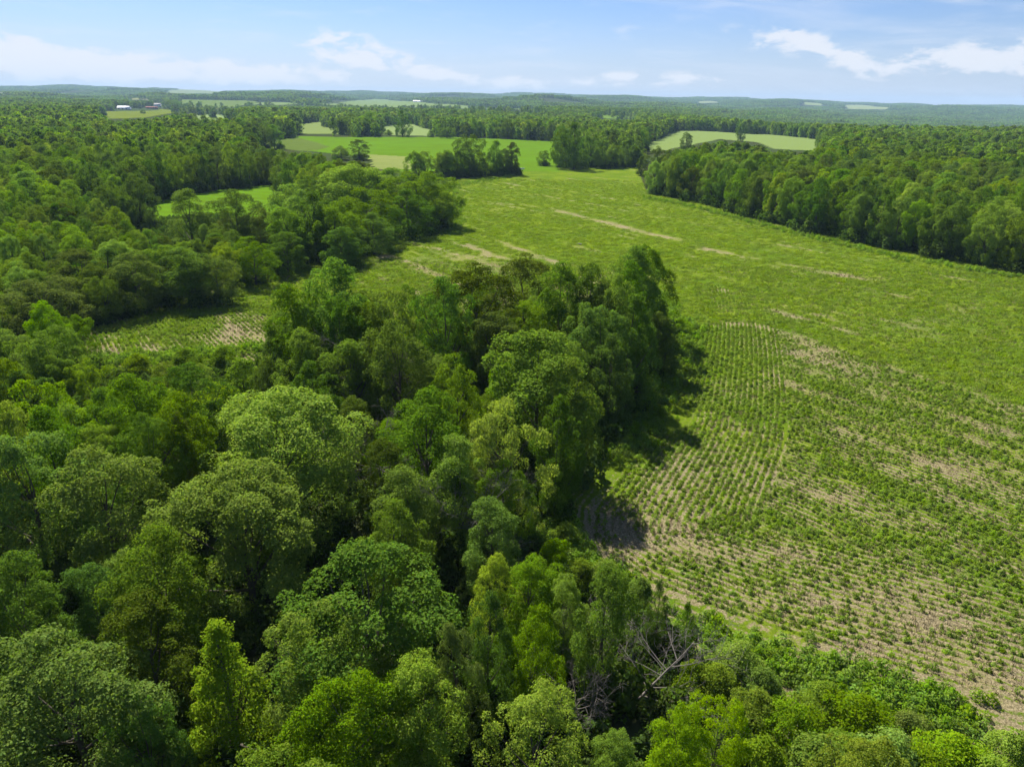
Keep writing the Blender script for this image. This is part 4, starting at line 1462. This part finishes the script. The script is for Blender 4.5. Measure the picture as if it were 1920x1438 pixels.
# ------------------------------------------------------------------ shrubs at the lower right, each one its own
SHRUBS = [
    (1387, 1200, 105, 3.6, 'light green shrub standing furthest up the stubble at the lower right'),
    (1342, 1235, 95, 3.4, 'shrub left of the furthest light green shrub'),
    (1430, 1240, 80, 3.0, 'shrub right of the furthest light green shrub'),
    (1300, 1225, 70, 3.2, 'shrub beside the smallest dark young tree'),
    (1485, 1320, 120, 4.2, 'green shrub in the middle of the lower right thicket'),
    (1415, 1290, 110, 3.8, 'shrub between the furthest shrub and the thicket middle'),
    (1545, 1270, 90, 3.4, 'loose shrub at the upper side of the thicket'),
    (1612, 1310, 150, 4.6, 'widest olive shrub of the lower right thicket'),
    (1668, 1392, 150, 5.0, 'tall shrub at the bottom right of the thicket'),
    (1700, 1330, 100, 3.6, 'shrub at the right shoulder of the thicket'),
    (1537, 1400, 160, 5.0, 'tall shrub at the bottom of the thicket'),
    (1785, 1384, 150, 4.6, 'green shrub standing apart right of the thicket'),
    (1893, 1375, 115, 4.4, 'last shrub in the lower right corner'),
    (1850, 1425, 120, 4.4, 'shrub at the bottom edge near the right corner'),
    (1420, 1400, 150, 5.2, 'tall shrub beside the yellow-green corner tree'),
    (1260, 1410, 140, 5.0, 'shrub under the light green tree at the bottom'),
    (1060, 1000, 60, 2.4, 'bright low shrub at the tip of the stubble rows'),
    (1040, 1035, 70, 2.8, 'bright shrub left of the first stubble rows'),
    (1090, 1075, 70, 2.8, 'bright shrub below the first stubble rows'),
    (350, 672, 70, 3.4, 'low shrub on the near margin of the field strip under the bare soil'),
    (420, 668, 60, 3.2, 'low shrub on the near margin right of the bare soil'),
    (255, 682, 60, 3.2, 'low shrub on the near margin left of the bare soil'),
    (160, 690, 34, 4.0, 'thin shrub at the pointed end of the strip'),
    (1275, 610, 40, 3.0, 'low shrub beyond the right tip of the clump'),
    (1140, 1080, 70, 3.2, 'shrub behind the open forked tree'),
    (1200, 1110, 60, 3.0, 'shrub between the forked tree and the dark young tree'),
    (1740, 1415, 130, 4.6, 'shrub between the thicket and the shrub standing apart'),
    (1590, 1380, 110, 4.4, 'shrub in the lower middle of the thicket'),
]
SH_K = ['walnut', 'shrub', 'shrub', 'ash', 'shrub']
for n_, (u_, v_, w_, h_, lab) in enumerate(SHRUBS):
    if u_ > 1250 and v_ > 1100:
        v_, h_ = v_ + 42, h_ * .88
    x, y = plane_at(u_, v_, .55 * h_)
    dep = float(np.array([x, y, .55 * h_ - EYE]) @ FWD)
    root = bpy.data.objects.new('shrub', None)
    COL.objects.link(root)
    root.location = (float(x), float(y), 0)
    root.rotation_euler = (0, 0, float(g.uniform(0, 6.28)))
    sx_ = w_ * dep / F_PX / 2 / crown_half('shrub')
    root.scale = (sx_, sx_, h_ / HREF['shrub'])
    tag(root, lab, 'shrub', 'shrubs along the wood edge and the field margin')
    cm, tm_ = NEAR['shrub'][n_ % 2]
    obj('trunk', tm_, root)
    obj('crown', cm, root)
for idx in np.nonzero(is_shrub)[0]:
    root = bpy.data.objects.new('shrub', None)
    COL.objects.link(root)
    root.location = (allx[idx], ally[idx], allz[idx])
    root.rotation_euler = (0, 0, allrot[idx])
    root.scale = (allsx[idx], allsx[idx], allH[idx] / HREF['shrub'])
    tag(root, alllab[idx], 'shrub', allgrp[idx])
    obj('trunk', NEAR['shrub'][0][1], root)
    obj('crown', NEAR['shrub'][0][0], root)


# ------------------------------------------------------------------ dead trees
def bare_tree(u_, v_, height, lean, seed, label, spread=1.0):
    gg = np.random.default_rng(seed)
    x, y = ground_at(float(u_), float(v_))
    root = bpy.data.objects.new('dead_tree', None)
    COL.objects.link(root)
    root.location = (float(x), float(y), 0)
    tag(root, label, 'dead tree', 'bare grey trees in the near wood')
    tg = Geo()
    lean = np.array(lean, float)
    lean /= np.linalg.norm(lean)
    zs = np.linspace(0, 1, 8)[:, None]
    wob = np.cumsum(gg.normal(0, .07, (8, 3)), axis=0) * [1, 1, .3]
    path = lean * height * zs + wob + [0, 0, -.2]
    tg.add(*tube(path, np.linspace(.12, .03, 8), 7), 0)
    obj('trunk', tg.mesh('trunk', [BARK_PALE]), root)

    def grow(geo_, p, d, L, r, depth):
        n = 5
        pts_ = [p]
        dd = d.copy()
        for _ in range(n):
            dd = dd + gg.normal(0, .09, 3) + np.array([0, 0, .02])
            dd /= np.linalg.norm(dd)
            pts_.append(pts_[-1] + dd * L / n)
        geo_.add(*tube(np.array(pts_), np.linspace(r, r * .35, n + 1), 4 if depth else 5), 0)
        if depth < 3:
            for _ in range(5 if depth < 2 else 3):
                k_ = int(gg.integers(2, n + 1))
                nd = dd + gg.normal(0, .6, 3)
                nd /= np.linalg.norm(nd)
                grow(geo_, pts_[k_], nd, L * gg.uniform(.4, .65), max(r * .5, .011), depth + 1)
    for b_ in range(13):
        k_ = gg.uniform(.2, 1)
        p0 = np.array([np.interp(k_, zs[:, 0], path[:, q_]) for q_ in range(3)])
        a_ = gg.uniform(0, 2 * PI)
        d = lean * .4 + spread * np.array([math.cos(a_), math.sin(a_), gg.uniform(-.1, .6)])
        d /= np.linalg.norm(d)
        bg_ = Geo()
        grow(bg_, p0, d, height * gg.uniform(.4, .7), .042, 0)
        obj('branch', bg_.mesh('branch', [BARK_PALE]), root)
    return root


bare_tree(1180, 1335, 6.8, (.62, .3, .5), 1, 'pale dead tree with wide bare branches below the open forked tree', 1.2)
bare_tree(1110, 1385, 4.0, (-.3, .1, .5), 2, 'small bare dead tree with twigs left of the wide dead one', 1.1)
bare_tree(885, 1060, 6.5, (.1, -.1, .9), 3, 'grey bare dead tree beneath the rounded olive tree')
bare_tree(712, 790, 7.5, (.1, -.1, .9), 4, 'grey bare dead tree in the dark middle of the clump')
bare_tree(693, 960, 7.0, (.1, .0, .9), 5, 'grey bare dead tree right of the largest light green tree')

# ------------------------------------------------------------------ farm, pole, trough, stone
WHITE = plain_mat('white_metal_siding', (.78, .78, .77), .5, .06)
WROOF = plain_mat('pale_metal_roof', (.74, .75, .78), .4, .06)
GREY = plain_mat('grey_shingle', (.22, .21, .22), .8)
RED = plain_mat('red_barn_boards', (.20, .055, .035), .8)
DARK = plain_mat('dark_opening', (.03, .03, .035), .5)
WOODM = plain_mat('weathered_wood', (.24, .22, .19), .85)
STONE = plain_mat('pale_fieldstone', (.17, .16, .14), .9)


def box_np(x0, x1, y0, y1, z0, z1):
    v = np.array([(x, y, z) for z in (z0, z1) for (x, y) in ((x0, y0), (x1, y0), (x1, y1), (x0, y1))], float)
    q = np.array([(3, 2, 1, 0), (4, 5, 6, 7), (0, 1, 5, 4), (1, 2, 6, 5), (2, 3, 7, 6), (3, 0, 4, 7)])
    return v, q


def building(name, u_, v_, length, width, eave, ridge, rot, wall_m, roof_m, label, cat, doors=1, windows=4):
    x, y = ground_at(float(u_), float(v_))
    root = bpy.data.objects.new(name, None)
    COL.objects.link(root)
    root.location = (float(x), float(y), float(terr(x, y)) + .4)
    root.rotation_euler = (0, 0, rot)
    tag(root, label, cat, 'farm buildings')
    L2_, W2_ = length / 2, width / 2
    g1 = Geo()
    g1.add(*box_np(-L2_, L2_, -W2_, W2_, -1.0, eave))
    for s_ in (-1, 1):
        v = np.array([(s_ * L2_, -W2_, eave), (s_ * L2_, W2_, eave), (s_ * L2_, .05, ridge - .05), (s_ * L2_, -.05, ridge - .05)])
        g1.add(v, np.array([(0, 1, 2, 3)]))
    obj('wall', g1.mesh('wall', [wall_m]), root)
    g2 = Geo()
    ov = .6
    th = .18
    for s_ in (-1, 1):
        lo = np.array([0, s_ * (W2_ + ov), eave - ov * (ridge - eave) / W2_ + .06])
        hi = np.array([0, 0, ridge + .06])
        v = []
        for dz in (0, th):
            for (px_, e) in ((-L2_ - ov, lo), (L2_ + ov, lo), (L2_ + ov, hi), (-L2_ - ov, hi)):
                v.append((px_, e[1], e[2] + dz))
        g2.add(np.array(v), np.array([(0, 1, 2, 3), (4, 5, 6, 7), (0, 1, 5, 4), (1, 2, 6, 5), (2, 3, 7, 6), (3, 0, 4, 7)]))
    obj('roof', g2.mesh('roof', [roof_m]), root)
    for k_ in range(doors):
        px_ = -L2_ + length * (k_ + .6) / (doors + .2)
        v, q = box_np(px_ - 1.8, px_ + 1.8, -W2_ - .06, -W2_ + .02, 0, min(3.2, eave * .8))
        dg = Geo()
        dg.add(v, q)
        obj('door', dg.mesh('door', [DARK]), root)
    for k_ in range(windows):
        px_ = -L2_ + length * (k_ + .5) / windows + .9
        v, q = box_np(px_ - .7, px_ + .7, -W2_ - .05, -W2_ + .02, eave * .45, eave * .45 + 1.0)
        dg = Geo()
        dg.add(v, q)
        obj('window', dg.mesh('window', [DARK]), root)
    return root


def px_len(u_, v_, px):
    x, y = ground_at(float(u_), float(v_))
    return px * float(np.array([x, y, -EYE]) @ FWD) / F_PX


building('barn', 233, 206, px_len(233, 206, 24), 13, 4.2, 8.2, -.12, WHITE, WROOF, 'long low white barn above the yellow meadow', 'barn', 3, 6)
building('shed', 285, 204.5, px_len(285, 204, 20), 9, 3.4, 5.2, .2, RED, RED, 'low red-brown shed right of the white barn', 'shed', 2, 0)
building('farmhouse', 296, 201, px_len(296, 200, 11), 10, 5.6, 9.4, .1, WHITE, GREY, 'grey-roofed farmhouse behind the red-brown shed', 'house', 1, 3)
building('barn', 787, 192.5, px_len(787, 192, 24), 16, 5, 9, .05, WHITE, WROOF, 'far white barn at the end of the long pale field', 'barn', 2, 4)
building('barn', 3, 180, px_len(3, 180, 14), 18, 6, 12, .3, WHITE, WROOF, 'pale barn far off at the left edge under the ridge', 'barn', 1, 3)

# utility pole by the hay field
x, y = ground_at(567., 252.)
root = bpy.data.objects.new('utility_pole', None)
COL.objects.link(root)
root.location = (float(x), float(y), float(terr(x, y)))
tag(root, 'thin grey utility pole at the edge of the pale hay field', 'pole')
gp_ = Geo()
gp_.add(*tube(np.array([[0, 0, -.5], [0, 0, 4.5], [0.02, 0, 9.5]]), [.24, .2, .15], 8))
obj('pole', gp_.mesh('pole', [WOODM]), root)
ga = Geo()
ga.add(*box_np(-1.3, 1.3, -.16, -.02, 8.5, 8.72))
arm = obj('crossarm', ga.mesh('crossarm', [WOODM]), root)
for s_ in (-1.1, 0, 1.1):
    gi_ = Geo()
    gi_.add(*tube(np.array([[s_, -.09, 8.72], [s_, -.09, 8.85], [s_, -.09, 9.0]]), [.06, .09, .04], 6))
    obj('insulator', gi_.mesh('insulator', [STONE]), arm)

# low white trough at the hedgerow end
x, y = ground_at(977., 318.)
root = bpy.data.objects.new('trough', None)
COL.objects.link(root)
root.location = (float(x), float(y), 0.02)
tag(root, 'long low white trough beside the end of the far hedgerow', 'trough')
gb = Geo()
Lh, Wh, Ht = 2.1, .55, .75
gb.add(*box_np(-Lh, Lh, -Wh, -Wh + .08, .12, Ht))
gb.add(*box_np(-Lh, Lh, Wh - .08, Wh, .12, Ht))
gb.add(*box_np(-Lh, -Lh + .08, -Wh + .08, Wh - .08, .12, Ht))
gb.add(*box_np(Lh - .08, Lh, -Wh + .08, Wh - .08, .12, Ht))
gb.add(*box_np(-Lh + .08, Lh - .08, -Wh + .08, Wh - .08, .12, .2))
obj('tank', gb.mesh('tank', [WHITE]), root)
for s_ in (-1.5, 1.5):
    gl = Geo()
    gl.add(*box_np(s_ - .12, s_ + .12, -Wh + .05, Wh - .05, -.05, .118))
    obj('foot', gl.mesh('foot', [WHITE]), root)

# pale stone lying in the grass
x, y = ground_at(1086., 460.)
me = bpy.data.meshes.new('stone')
import bmesh
bm = bmesh.new()
bmesh.ops.create_icosphere(bm, subdivisions=3, radius=1)
gg = np.random.default_rng(3)
k1 = gg.normal(size=(6, 3))
for vv_ in bm.verts:
    c_ = np.array(vv_.co)
    f_ = 1 + .13 * sum(math.sin(float(k_ @ c_) * 2.2 + i_) for i_, k_ in enumerate(k1)) / 2
    vv_.co = Vector((c_[0] * .9 * f_, c_[1] * .55 * f_, max(-.2, c_[2] * .34 * f_)))
bm.to_mesh(me)
bm.free()
me.materials.append(STONE)
so = obj('rock', me, None, (float(x), float(y), .12))
tag(so, 'pale stone lying alone in the grass behind the clump', 'rock')

# ------------------------------------------------------------------ air: far things fade to blue
HAZE_DENSITY = 6.5e-5
hv, hq = box_np(-12900, 12900, -12900, 12900, -60, 175)
hm = bpy.data.materials.new('haze_air')
hm.use_nodes = True
ht = NT(hm.node_tree)
ht.n.clear()
pvn = ht.node('ShaderNodeVolumePrincipled')
pvn.inputs['Color'].default_value = (.50, .74, 1.0, 1)
pvn.inputs['Density'].default_value = HAZE_DENSITY
pvn.inputs['Anisotropy'].default_value = 0.0
ho = ht.node('ShaderNodeOutputMaterial')
ht.l.new(pvn.outputs[0], ho.inputs['Volume'])
tag(obj('haze', mesh_np('haze', hv, hq, [hm])), 'thin blue summer haze over the far woods', 'haze', kind='stuff')
print('leaf tris', {k_: len(NEAR[k_][0][0].polygons) * 2 for k_ in NEAR}, 'patch', len(PROTO[-1][2].polygons) * 2, sum(len(m_.polygons) for m_ in bpy.data.meshes) * 2)
print('trees', NALL, 'single', len(single), 'shown', int((seen > 0).sum()), 'rows', len(rows_s), 'weeds', len(cand), 'grass', len(X), 'woodland pts', len(pts))
